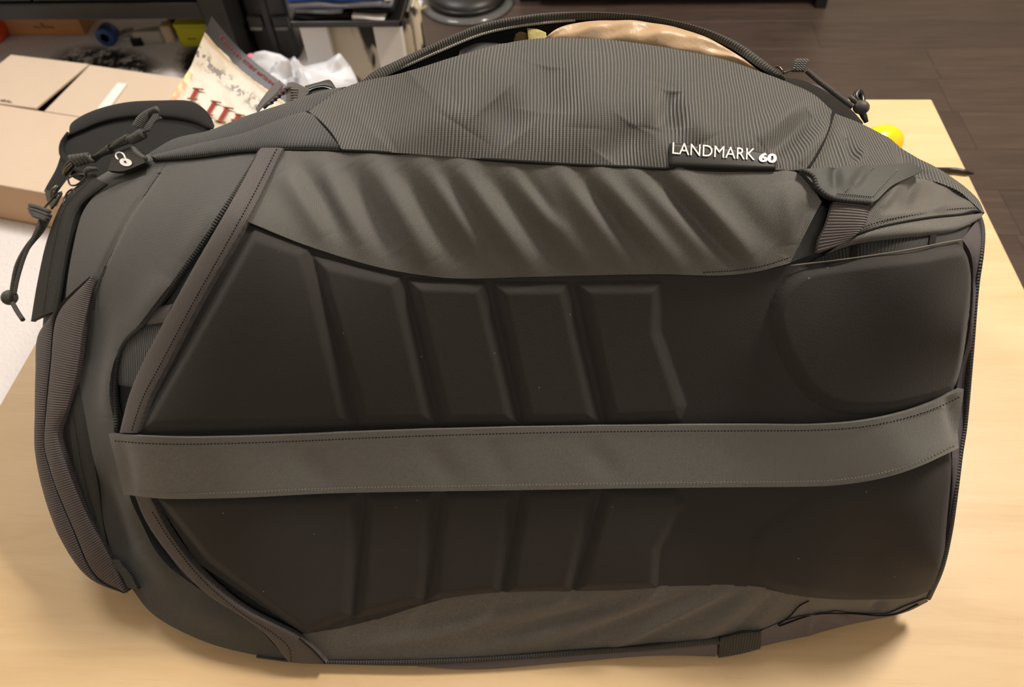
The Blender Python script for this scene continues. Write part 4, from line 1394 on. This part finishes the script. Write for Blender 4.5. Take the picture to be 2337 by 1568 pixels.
# compression strap with rolled end and buckle above the hood
rw = sheet('rolled_webbing', [[(583, 248), (600, 222), (622, 196), (638, 182)], [(588, 258), (605, 240), (630, 218), (646, 196)]], MAT['trim'], [0.020, 0.012], 20, 8, bulge=0.005, label='rolled purple-brown webbing end')
for k in range(6):
    a = k / 5.0
    v, f, u_ = tube(np.array([deep(603 + 40 * a, 246 - 36 * a, .010), deep(612 + 42 * a, 238 - 36 * a, .006), deep(622 + 42 * a, 234 - 34 * a, .012)]), 0.0014, 6)
    PACK.part('webbing_fold', v, f, MAT['trim'], u_, parent=rw)
bw = sheet('buckle_strap', [[(655, 190), (668, 187), (690, 196), (706, 204)], [(652, 236), (672, 238), (690, 228), (704, 214)]], MAT['trim'], [0.014, 0.014], 20, 8, bulge=0.002, label='purple-brown strap end with bar tacks')
for k in range(5):
    v, f, u_ = tube(np.array([deep(664, 203 + 6.5 * k, .010), deep(672, 204 + 6.0 * k, .009), deep(680 - k, 204 + 5.6 * k, .010)]), 0.0008, 6)
    PACK.part('bar_tack', v, f, MAT['lightthread'], u_, parent=bw)
bs = sheet('side_release_strap', [[(695, 196), (725, 188), (752, 182), (760, 190), (768, 202), (778, 210)], [(698, 208), (712, 202), (735, 197), (752, 200), (766, 206), (778, 214)]], MAT['blackplastic'], [0.016, 0.016], 30, 6,
           bulge=0.002, label='black strap loop over the pocket')
sheet('loop_underside', [[(700, 210), (715, 202), (738, 198), (762, 206)], [(690, 226), (715, 216), (740, 210), (766, 207)]], MAT['zipgrey'], [0.020, 0.020], 20, 6, parent=bs)
sheet('rear_gusset', [[(1780, 176), (1830, 183), (1870, 200), (1910, 224), (1945, 252), (1970, 280)], [(1782, 215), (1830, 240), (1870, 262), (1900, 285), (1960, 308)]], MAT['lining'], [0.018, 0.014], 30, 8, bulge=0.003, thick=0.012)
# strap pad at the far right behind the cord
sheet('waist_pad', [[(1850, 190), (1870, 196), (1896, 206), (1912, 222)], [(1870, 215), (1890, 228), (1908, 240), (1922, 250)]], MAT['purpleslick'], [0.03, 0.03], 20, 8, bulge=0.006, thick=0.012)
# loose black strap tail over the table edge
v, f, u_ = tube(np.array([at(2125, 388, TT + 0.012), at(2160, 388, TT + 0.005), at(2185, 389, TT + 0.0045), at(2205, 393, TT + 0.004), at(2220, 396, TT + 0.001)]), 0.0035, 8, taper=[1, 1, 1, 1, .6])
PACK.part('strap_tail', v, f, MAT['blackplastic'], u_, label='loose black strap tail lying over the table edge')

# ------------------------------------------------------------------ yellow lemon on the table
c = at(2020, 322, TT + 0.022)
prof = [(0.002, -0.036), (0.006, -0.033), (0.013, -0.028), (0.021, -0.017), (0.0235, 0.0), (0.021, 0.017), (0.013, 0.028), (0.006, 0.033), (0.002, 0.036)]
v, f = lathe(prof, (0, 0, 0), 28, 'x')
rt = 0.5
v = np.stack([v[:, 0] * math.cos(rt) - v[:, 1] * math.sin(rt), v[:, 0] * math.sin(rt) + v[:, 1] * math.cos(rt), v[:, 2]], -1)
cc = np.array([at(2006, 331, TT + 0.022)[0], at(2006, 331, TT + 0.022)[1], TT + 0.0236])
solo('lemon', 'bright yellow lemon on the table behind the right end of the backpack', 'lemon', tuple(cc), v + cc, f, MAT['yellow'])

# ------------------------------------------------------------------ rug
v, f = box(-2.3, -0.43, 0.1, 2.15, 0.0, 0.012, 0.005)
solo('rug', 'white pile rug with charcoal leaf motifs to the left of the table', 'rug', (0, 0, 0), v, f, MAT['rug'], smooth=False)
RZ = 0.012

# ------------------------------------------------------------------ big cardboard box
A0 = np.array([-1.386, 1.675])
e1 = np.array([0.976, -0.219])
e2 = np.array([-0.219, -0.976])
BZ, BL, BD = 0.12, 0.56, 0.435


def bxp(s, t_, z):
    p = A0 + e1 * s + e2 * t_
    return (p[0], p[1], z)


cb_ = Thing('cardboard_box', 'large pale cardboard box with closed top flaps on the white rug', 'box', (A0 + e1 * .28 + e2 * .2).tolist() + [RZ])


def slab(P4, th):
    """four corners, thickened downwards"""
    P4 = np.array(P4, float)
    lo = P4 - np.array([0, 0, th])
    V_ = np.vstack([P4, lo])
    return V_, [[0, 1, 2, 3][::-1], [4, 5, 6, 7], [0, 1, 5, 4], [1, 2, 6, 5], [2, 3, 7, 6], [3, 0, 4, 7]]


def wallp(s0, t0, s1, t1, th=0.004):
    a, b = np.array(bxp(s0, t0, 0)), np.array(bxp(s1, t1, 0))
    d = (b - a) / np.linalg.norm(b - a)
    n_ = np.array([-d[1], d[0], 0]) * th
    P = [a, b, b + n_, a + n_]
    V_ = np.array([[*p[:2], RZ + .001] for p in P] + [[*p[:2], BZ - .003] for p in P])
    return V_, [[0, 1, 2, 3], [4, 5, 6, 7][::-1], [0, 1, 5, 4][::-1], [1, 2, 6, 5][::-1], [2, 3, 7, 6][::-1], [3, 0, 4, 7][::-1]]


for (a, b, c_, d_) in ((0, 0, BL, 0), (0, BD, BL, BD), (0, 0, 0, BD), (BL, 0, BL, BD)):
    cb_.part('box_wall', *wallp(a, b, c_, d_), MAT['card'] if b != d_ or b == 0 else MAT['cardtan'], smooth=False)
cb_.part('box_floor', *slab([bxp(0, 0, RZ + .005), bxp(BL, 0, RZ + .005), bxp(BL, BD, RZ + .005), bxp(0, BD, RZ + .005)], 0.003), MAT['cardin'], smooth=False)
cb_.part('box_flap', *slab([bxp(0, 0, BZ), bxp(.230, 0, BZ + .004), bxp(.226, .19, BZ + .006), bxp(0, .19, BZ)], 0.004), MAT['card'], smooth=False)
fr_ = cb_.part('box_flap', *slab([bxp(.233, 0, BZ + .002), bxp(BL, 0, BZ), bxp(BL, .19, BZ), bxp(.246, .19, BZ + .001)], 0.004), MAT['card'], smooth=False)
cb_.part('box_flap', *slab([bxp(0, .192, BZ + .001), bxp(BL, .192, BZ), bxp(BL, BD, BZ), bxp(0, BD, BZ)], 0.004), MAT['card'], smooth=False)
TP = [at(268, 189, BZ + .0035), at(290, 191, BZ + .0035), at(248, 248, BZ + .0035), at(222, 248, BZ + .0035)]
cb_.part('tape_strip', *slab(TP[::-1], 0.0012), MAT['print'], smooth=False, parent=fr_, label='glossy white tape strip')
for (a, b, c_, d_) in ((0, 228, 22, 232), (3, 231, 12, 227), (18, 229, 26, 234)):
    v, f, u_ = tube(np.array([at(a, b, BZ + .0062), at(c_, d_, BZ + .0062)]), 0.0009, 5, False)
    cb_.part('printed_arrow', v, f, MAT['thread'], u_, smooth=False)

# ------------------------------------------------------------------ illustrated booklet leaning on the box
Pc = at(492, 62, TT + 0.060)
Q = at(690, 212, TT + 0.024)
Lw = at(366, 262, TT + 0.010)
nu, nv = 40, 40
G = np.zeros((nv + 1, nu + 1, 3))
for j in range(nv + 1):
    for i in range(nu + 1):
        s, t_ = i / nu, j / nv * 1.25
        p = Pc + (Q - Pc) * s * 1.15 + (Lw - Pc) * t_
        p = p + np.array([0, 0, 0.018]) * (max(0, 1 - s * 3.2) ** 2 * max(0, 1 - t_ * 2.2)) - np.array([0, 0, .012]) * math.sin(math.pi * min(1, s)) * max(0, 1 - t_)
        p[2] = max(p[2], TT + .005)
        G[j, i] = p
bk = Thing('booklet', 'curled illustrated booklet in parchment tones with a dark red lettered band, on the table corner', 'book', tuple(G[nv // 2, nu // 2]))
UVb = np.stack(np.meshgrid(np.linspace(0, 1.15, nu + 1), np.linspace(0, 1.25, nv + 1)), -1)
V, Fc, U = grid_mesh(G, np.broadcast_to(np.array([0, 0, 1.0]), G.shape), 0.003, UVb)
cov = bk.part('cover', V, Fc, MAT['cover'], U)
V, Fc, U = grid_mesh(G - np.array([0, 0, 0.0025]), np.broadcast_to(np.array([0, 0, 1.0]), G.shape), 0.002, UVb)
bk.part('pages', V, Fc[::-1], MAT['print'], U)


def onbook(s, t_, h=0.001):
    i, j = s / 1.0 * nu, t_ / 1.25 * nv
    i0, j0 = int(min(max(i, 0), nu - 1)), int(min(max(j, 0), nv - 1))
    a, b = i - i0, j - j0
    p = (G[j0, i0] * (1 - a) + G[j0, i0 + 1] * a) * (1 - b) + (G[j0 + 1, i0] * (1 - a) + G[j0 + 1, i0 + 1] * a) * b
    return p + np.array([0, 0, h])


# small red lettering on the dark band, large serif capitals with dark red stems
vf = []
s = 0.10
while s < 0.98:
    w_ = random.choice([.010, .014, .012])
    for (a, b, c_, d_) in random.choice([[(0, .05, 0, .085)], [(0, .05, 0, .085), (0, .05, w_, .05)], [(0, .05, 0, .085), (w_, .05, w_, .085), (0, .068, w_, .068)], [(0, .085, w_, .05), (0, .05, 0, .085)]]):
        v, f, _ = tube(np.array([onbook(s + a, b, .0012), onbook(s + c_ + .0001, d_ + .0001, .0012)]), 0.00055, 4, False, 1)
        vf.append((v, f))
    s += w_ + random.choice([.006, .007, .007, .02])
bk.part('red_lettering', *join(*vf), MAT['red'], smooth=False, parent=cov, kind='stuff')
cov_print = []
for (p0, p1) in (((449, 203), (436, 226)), ((490, 232), (472, 261)), ((518, 246), (500, 277)), ((545, 262), (536, 275))):
    pp = []
    for (a, b) in (p0, p1):
        best, bp = 1e9, None
        dd = ray((a, b))
        for j in range(nv + 1):
            for i in range(nu + 1):
                w_ = G[j, i] - CAM
                e_ = np.linalg.norm(w_ - dd * (w_ @ dd) / (dd @ dd))
                if e_ < best:
                    best, bp = e_, G[j, i]
        zz = bp[2] + .0015
        pp.append(at(a, b, zz))
    d_ = pp[1] - pp[0]
    n_ = np.array([d_[1], -d_[0], 0])
    n_ = n_ / np.linalg.norm(n_) * 0.0032
    up_ = np.array([0, 0, .0004])
    bk.part('red_stem', *slab([pp[0] - n_, pp[0] + n_, pp[1] + n_, pp[1] - n_], 0.001), MAT['red'], smooth=False, parent=cov)
    for q_ in (0.0, 1.0):
        c_ = pp[0] + d_ * q_
        v, f, _ = tube(np.array([c_ - n_ * 3.4 + up_, c_ + n_ * 1.8 + up_]), 0.0012, 5, False, 2)
        bk.part('serif', v, f, MAT['cardin'], smooth=False, parent=cov)

# ------------------------------------------------------------------ white plastic bag
def crumple(pxpoly, z0, zc, name, label, cat, mat, ridge, seed):
    r_ = np.random.default_rng(seed)
    base = np.array([at(a, b, z0) for a, b in pxpoly])
    cen_ = base.mean(0)
    n_ = 64
    ring_ = cat_resample(np.vstack([base, base[:1]]), n_)[:-1]
    V_ = []
    m_ = 14
    for j in range(m_ + 1):
        s_ = j / m_
        for i in range(n_):
            p = ring_[i] * (1 - s_) + cen_ * s_
            an = i / n_ * 2 * math.pi
            h_ = zc * (math.sin(s_ * math.pi / 2) ** 0.6) * (0.72 + 0.28 * math.sin(3 * an + seed) + 0.2 * math.sin(7 * an + 2 * s_ * 6)) + 0.006 * r_.standard_normal() * s_
            V_.append((p[0], p[1], z0 + max(0, h_)))
    F_ = []
    for j in range(m_):
        for i in range(n_):
            k2 = (i + 1) % n_
            F_.append([j * n_ + i, j * n_ + k2, (j + 1) * n_ + k2, (j + 1) * n_ + i])
    return np.array(V_), F_


v, f = crumple([(555, 240), (620, 232), (700, 232), (770, 236), (818, 255), (806, 295), (700, 312), (600, 300)], RZ + .001, 0.125, '', '', '', None, None, 3)
wb = Thing('plastic_bag', 'crumpled white plastic bag with pink print between booklet and backpack', 'bag', (v[:, 0].mean(), v[:, 1].mean(), RZ))
wb.floor_z = RZ + .001
wbs = wb.part('bag_sheet', v, f, MAT['polybag'])
c_ = at(572, 131, 0.075)
v, f = ball(at(574, 131, 0.118), 0.010, 1.3, 1, .9, 12)
wb.part('pink_print', v, f, MAT['pink'], parent=wbs)
for poly, lift in (([(690, 152, .12), (745, 140, .135), (775, 120, .165), (800, 152, .13), (815, 182, .115), (760, 190, .11), (700, 178, .12)], -.012),
                   ([(570, 142, .12), (580, 120, .145), (602, 115, .155), (640, 124, .15), (668, 142, .135), (690, 160, .12), (660, 172, .115), (610, 165, .12)], .010),
                   ([(640, 176, .115), (690, 158, .128), (720, 168, .13), (752, 176, .122), (800, 184, .112), (790, 205, .10), (700, 210, .10), (650, 198, .10)], .008)):
    rim = cat_resample(np.array([at(*q) for q in poly + [poly[0]]]), 40, False)[:-1]
    c_ = rim.mean(0) + np.array([0, -.003, lift])
    Vv = [rim, rim * .55 + c_ * .45 + np.array([0, 0, .004]), c_[None], rim - [0, 0, .05], rim - [0, 0, .10]]
    k = len(rim)
    Vv = np.vstack(Vv)
    ff = []
    for i in range(k):
        j = (i + 1) % k
        ff += [[i, j, k + j, k + i], [k + i, k + j, 2 * k], [j, i, 2 * k + 1 + i, 2 * k + 1 + j], [2 * k + 1 + j, 2 * k + 1 + i, 3 * k + 1 + i, 3 * k + 1 + j]]
    wb.part('bag_fold', Vv, ff, MAT['polybag'])

# ------------------------------------------------------------------ low black sideboard at the left
sb = Thing('sideboard', 'long low black-brown sideboard standing at the edge of the rug', 'sideboard', (-1.5, 1.95, RZ))
SX0, SX1, SY0, SY1 = -2.45, -0.838, 1.75, 2.2
sb.part('end_panel', *box(SX1 - 0.062, SX1, SY0, SY1, RZ, 0.52, 0.003), MAT['blackwood'], smooth=False)
sb.part('end_panel', *box(SX0, SX0 + 0.062, SY0, SY1, RZ, 0.52, 0.003), MAT['blackwood'], smooth=False)
sb.part('bottom_rail', *box(SX0 + 0.062, SX1 - 0.062, SY0, SY1, 0.168, 0.208, 0.004), MAT['blackwood'], smooth=False)
sb.part('top_board', *box(SX0 - 0.01, SX1 + 0.01, SY0 - 0.01, SY1, 0.52, 0.55, 0.003), MAT['blackwood'], smooth=False)
sb.part('back_board', *box(SX0 + .062, SX1 - .062, SY1 - 0.012, SY1 - 0.002, 0.208, 0.52, 0), MAT['blackwood'], smooth=False)
xs = aty(80, 10, 1.76)[0]
for (a, b) in ((SX0 + .066, xs - .003), (xs + .003, SX1 - 0.066)):
    d_ = sb.part('drawer_front', *box(a, b, SY0 + 0.006, SY0 + 0.026, 0.214, 0.50, 0.002), MAT['blackwood'], smooth=False)
    sb.part('handle', *box((a + b) / 2 - .05, (a + b) / 2 + .05, SY0 - .012, SY0 + 0.006, 0.35, 0.362, 0.003), MAT['blackplastic'], parent=d_, smooth=False)

# things on the rug under it
t = Thing('carton', 'flat brown cardboard carton on the rug under the black sideboard', 'box', (-1.48, 2.03, RZ))
c0 = t.part('carton_body', *box(-1.595, -1.366, 1.96, 2.12, RZ, 0.125, 0.003), MAT['cardbrown'], smooth=False)
t.part('lid_edge', *box(-1.597, -1.364, 1.958, 2.122, 0.118, 0.132, 0.002), MAT['cardbrown'], smooth=False)
for k, (a, b) in enumerate(((78, 62), (84, 63), (89, 63), (95, 57), (101, 62), (108, 62), (114, 62), (120, 63))):
    q0 = aty(a, b, 1.9585)
    t.part('printed_mark', *box(q0[0] - .003, q0[0] + .003, 1.9575, 1.960, q0[2] - (.006 if k == 3 else .002), q0[2] + (.006 if k == 3 else .002), 0.0005), MAT['cardin'], smooth=False, parent=c0)
v, f = box(-1.66, -1.585, 1.905, 1.985, RZ, 0.075, 0.018, seg=4)
t = Thing('orange_tub', 'orange plastic tub at the left end of the brown carton', 'tub', (-1.62, 1.94, RZ))
t.part('tub_body', v, f, MAT['orange'])
t.part('tub_lid', *box(-1.662, -1.583, 1.903, 1.987, 0.066, 0.078, 0.005, seg=3), MAT['orange'])
rc = at(235, 90, 0.04)
v, f = lathe([(0.012, -0.02), (0.023, -0.02), (0.026, -0.017), (0.026, 0.017), (0.023, .02), (0.012, 0.02)], (0, 0, 0), 28, 'y')
solo('tape_roll', 'dark blue roll on the rug to the right of the brown carton', 'roll', (rc[0], rc[1] + .03, RZ + .0262), v + np.array([rc[0], rc[1] + .03, RZ + .0262]), f, MAT['blue'])
ac = at(330, 84, 0.03)
t = Thing('power_adapter', 'silver grey power adapter with a plug and coiled lead under the sideboard', 'adapter', (ac[0], ac[1], RZ))
t.part('adapter_body', *box(ac[0] - .03, ac[0] + .05, ac[1] - .01, ac[1] + .03, RZ, .05, .006, rot=.12), MAT['silver'])
t.part('socket_block', *box(ac[0] - .035, ac[0] - .004, ac[1] - .02, ac[1] + .0, RZ, .035, .003, rot=.1), MAT['blackplastic'], smooth=False)
t.part('plug', *box(ac[0] + .052, ac[0] + .08, ac[1] - .005, ac[1] + .03, RZ, .062, .005, rot=.2), MAT['card'])
v, f, u_ = tube(np.array([(ac[0] - .03, ac[1] + .01, RZ + .01), (ac[0] - .06, ac[1] + .005, RZ + .01), (ac[0] - .09, ac[1] + .02, RZ + .012), (ac[0] - .07, ac[1] + .05, RZ + .01), (ac[0] - .02, ac[1] + .05, RZ + .01)]), .006, 8)
t.part('lead', v, f, MAT['silver'], u_)
yc0, yc1 = at(414, 108, RZ), at(520, 108, RZ)
t = Thing('yellow_box', 'lime yellow box on the rug behind the curled booklet', 'box', ((yc0[0] + yc1[0]) / 2, yc0[1] + .04, RZ))
b0 = t.part('box_body', *box(yc0[0], yc1[0], yc0[1], yc0[1] + .09, RZ, .070, .006, seg=3), MAT['yellowbox'])
t.part('box_lid', *box(yc0[0] - .001, yc1[0] + .001, yc0[1] - .001, yc0[1] + .091, .066, .078, .004), MAT['yellowbox'])
q0 = aty(438, 89, yc0[1] - .001)
t.part('printed_line', *box(q0[0] - .012, q0[0] + .012, yc0[1] - .0012, yc0[1] + .001, q0[2] - .001, q0[2] + .001, 0), MAT['thread'], smooth=False, parent=b0)
rd = at(392, 58, .06) + np.array([0.01, 0.05, 0])
t = Thing('red_pouch', 'small dark red pouch with a black clasp behind the power adapter', 'pouch', (rd[0], rd[1] + .02, RZ))
t.part('pouch_body', *box(rd[0] - .05, rd[0] + .04, rd[1], rd[1] + .05, RZ, .075, .012, seg=3), MAT['red'])
t.part('clasp', *box(rd[0] - .03, rd[0] - .005, rd[1] - .003, rd[1] + .01, .04, .078, .002), MAT['blackplastic'], smooth=False)

# ------------------------------------------------------------------ black hard case
cx0, cx1, cy0, cy1 = -0.828, -0.716, 1.83, 2.05
t = Thing('hard_case', 'tall charcoal hard case with satin latches between sideboard and white stool', 'case', ((cx0 + cx1) / 2, 1.94, RZ))
sh = t.part('case_shell', *box(cx0, cx1, cy0, cy1, RZ, .36, .012, seg=3), MAT['casegrey'])
xm = (cx0 + cx1) / 2
t.part('rib', *box(xm - .010, xm + .008, cy0 - .008, cy0 + .01, RZ + .004, .35, .003), MAT['casegrey'], smooth=False, parent=sh)
for (a, b) in ((cx0 + .004, xm - .014), (xm + .012, cx1 - .002)):
    z_ = aty(600, 58, cy0)[2]
    l_ = t.part('latch', *box(a, b, cy0 - .010, cy0 + .002, z_ - .006, z_ + .026, .003), MAT['casegrey'], smooth=False)
    t.part('latch_bar', *box(a + .003, b - .003, cy0 - .016, cy0 - .008, z_ - .007, z_ + .001, .003), MAT['latch'], parent=l_)
q0 = aty(600, 14, cy0)
t.part('badge', *box(q0[0] - .010, q0[0] + .010, cy0 - .007, cy0 + .002, q0[2] - .004, q0[2] + .004, .002), MAT['latch'])

# ------------------------------------------------------------------ white stool with black tray, folded clothes
YS = 1.68
KS = YS / 1.84
st = Thing('low_stool', 'low white slab-legged stool carrying a black tray of folded clothes', 'stool', (-0.53, 1.77, 0))
zt = float(aty(800, 60, YS)[2])
LX0, LX1 = float(aty(682, 62, YS)[0]), float(aty(745, 62, YS)[0])
RX0, RX1 = float(aty(850, 60, YS)[0]), float(aty(914, 60, YS)[0])
for (a_, b_) in ((LX0, LX1), (RX0, RX1)):
    st.part('leg', *box(a_, b_, YS, YS + .022, RZ, zt, .003), MAT['white'], smooth=False)
    st.part('leg', *box(a_, b_, YS + .16, YS + .182, RZ, zt, .003), MAT['white'], smooth=False)
st.part('seat_board', *box(LX0, RX1, YS, YS + .19, zt, zt + .010, .002), MAT['white'], smooth=False)
tr = Thing('tray', 'black tray with a raised rim on top of the white stool', 'tray', (-0.53, 1.77, zt + .010))
zb = zt + .0105
ta, tb_, tc_, td_ = -.713 * KS, -.425 * KS, YS - .025, YS + .21
tr.part('tray_base', *box(ta, tb_, tc_, td_, zb, zb + .006, .002), MAT['blackplastic'], smooth=False)
for (a, b, c_, d_) in ((ta, tb_, tc_, tc_ + .008), (ta, tb_, td_ - .008, td_), (ta, ta + .008, tc_, td_), (tb_ - .008, tb_, tc_, td_)):
    tr.part('tray_rim', *box(a, b, c_, d_, zb, zb + .014, .003), MAT['blackplastic'], smooth=False)
zz = zb + .0065


def folded(name, label, x0_, x1_, y0_, y1_, z0_, z1_, mat, seed, cat='clothes'):
    x0_, x1_, y0_, y1_ = x0_ * KS, x1_ * KS, y0_ - .16, y1_ - .16
    v_, f_ = box(x0_, x1_, y0_, y1_, z0_, z1_, min(.008, (z1_ - z0_) * .4), seg=3)
    bm = bmesh.new()
    vs = [bm.verts.new(p) for p in v_]
    for q_ in f_:
        bm.faces.new([vs[i] for i in q_])
    bmesh.ops.subdivide_edges(bm, edges=[e for e in bm.edges if e.calc_length() > .03], cuts=6, use_grid_fill=True)
    v_, f_ = bmo(bm)
    r_ = np.random.default_rng(seed)
    ph = r_.uniform(0, 6, 4)
    amp = (z1_ - z0_) * .12
    top_ = (v_[:, 2] > (z0_ + z1_) / 2)
    v_[:, 2] += top_ * amp * (np.sin(v_[:, 0] * 60 + ph[0]) + np.sin(v_[:, 0] * 31 + v_[:, 1] * 40 + ph[1]) - 1)
    v_[:, 1] += .003 * np.sin(v_[:, 0] * 45 + ph[2])
    return solo(name, label, cat, ((x0_ + x1_) / 2, (y0_ + y1_) / 2, z0_), v_, f_, mat)


folded('folded_jeans', 'folded black jeans lowest in the tray on the stool', -.703, -.56, 1.835, 2.02, zz, zz + .016, MAT['jet'], 1)
folded('folded_jeans', 'washed grey jeans folded thin on the black pair', -.700, -.575, 1.832, 2.02, zz + .0165, zz + .030, MAT['denim'], 2)
folded('paper_packet', 'white paper packet lying in the right half of the tray', -.556, -.470, 1.83, 1.98, zz, zz + .012, MAT['white'], 3, 'packet')
folded('folded_shirt', 'dark folded shirt on the white paper packet', -.556, -.445, 1.84, 2.02, zz + .0125, zz + .030, MAT['jet'], 4)
folded('folded_jeans', 'broad pale grey jeans folded across the stack', -.708, -.445, 1.828, 2.03, zz + .0315, zz + .047, MAT['denim'], 5)
folded('folded_shirt', 'bright blue shirt folded on top of the stack', -.712, -.465, 1.828, 2.03, zz + .048, zz + .075, MAT['bluecloth'], 6)
folded('white_tag', 'white card tag at the right end of the stack', -.463, -.442, 1.828, 1.86, zz + .048, zz + .062, MAT['print'], 7, 'tag')

# floral cushion between / behind the stool legs
xc0, xc1 = LX0 + .004, float(aty(964, 100, YS + .04)[0])
v, f = box(xc0, xc1, YS + .03, YS + .09, RZ, zt - .004, .020, seg=4)
v2, f2 = box(tb_ + .004, xc1, YS + .03, YS + .09, RZ + .02, float(aty(940, 14, YS + .04)[2]), .018, seg=4)
v, f = join((v, f), (v2, f2))
fx = (v[:, 0] - (xc0 + xc1) / 2) / (xc1 - xc0) * 2
solo('floral_cushion', 'cream cushion with black floral print tucked under and beside the white stool', 'cushion', ((xc0 + xc1) / 2, YS + .06, RZ), v, f, MAT['floral'])
v, f, u_ = tube(np.array([aty(938, 10, 2.05), aty(956, 30, 2.05), aty(965, 55, 2.05), aty(962, 85, 2.05), aty(958, 112, 2.05)]), .004, 8)

# ------------------------------------------------------------------ round black device
dc = np.array([-0.300, 2.150, 0])
t = Thing('round_device', 'round black floor device with a pale centre disc beside the cushion', 'device', (dc[0], dc[1], 0))
t.part('skirt', *lathe([(.120, .0), (.134, .002), (.134, .006), (.122, .012), (.110, .014)], tuple(dc), 48), MAT['glassclear'])
sh = t.part('shell', *lathe([(.104, .002), (.112, .012), (.112, .030), (.104, .042), (.080, .052), (.050, .056), (.030, .056)], tuple(dc), 48), MAT['casegrey'])
t.part('centre_disc', *lathe([(.034, .0555), (.036, .058), (.030, .0605), (.006, .061)], tuple(dc), 36), MAT['silver'], parent=sh)
t.part('bumper', *lathe([(.1125, .014), (.1155, .018), (.1155, .026), (.1125, .029)], tuple(dc), 48), MAT['blackplastic'], parent=sh)
v, f, u_ = tube(np.array([dc + [-.11, -.06, .02], dc + [-.13, -.07, .016], dc + [-.135, -.05, .008], dc + [-.16, -.02, .006]]), .004, 8)
t.part('cable', v, f, MAT['lime'], u_)

# ------------------------------------------------------------------ black media cabinet at the back wall
t = Thing('media_cabinet', 'wide black media cabinet on the dark floor at the far wall', 'cabinet', (0.25, 2.3, 0))
MX0, MX1, MY0, MY1 = -0.15, 0.702, 2.10, 2.55
t.part('end_panel', *box(MX1 - .03, MX1, MY0, MY1, 0, .48, .002), MAT['blackwood'], smooth=False)
t.part('end_panel', *box(MX0, MX0 + .03, MY0 + .05, MY1, 0, .48, .002), MAT['blackwood'], smooth=False)
t.part('plinth', *box(MX0 + .03, MX1 - .03, MY0 + .05, MY0 + .07, 0, .055, .001), MAT['jet'], smooth=False)
t.part('bottom_shelf', *box(MX0 + .03, MX1 - .03, MY0 + .02, MY1, .055, .075, .001), MAT['blackwood'], smooth=False)
t.part('top_board', *box(MX0 - .01, MX1 + .01, MY0 - .01, MY1, .48, .505, .002), MAT['blackwood'], smooth=False)
t.part('back_board', *box(MX0 + .03, MX1 - .03, MY1 - .012, MY1, .075, .48, 0), MAT['blackwood'], smooth=False)
for k in range(2):
    a = MX0 + .033 + k * (MX1 - MX0 - .06) / 2
    d_ = t.part('door', *box(a, a + (MX1 - MX0 - .06) / 2 - .004, MY0, MY0 + .018, .080, .476, .002), MAT['blackwood'], smooth=False)
    t.part('handle', *box(a + .17, a + .23, MY0 - .014, MY0, .40, .41, .003), MAT['blackplastic'], smooth=False, parent=d_)
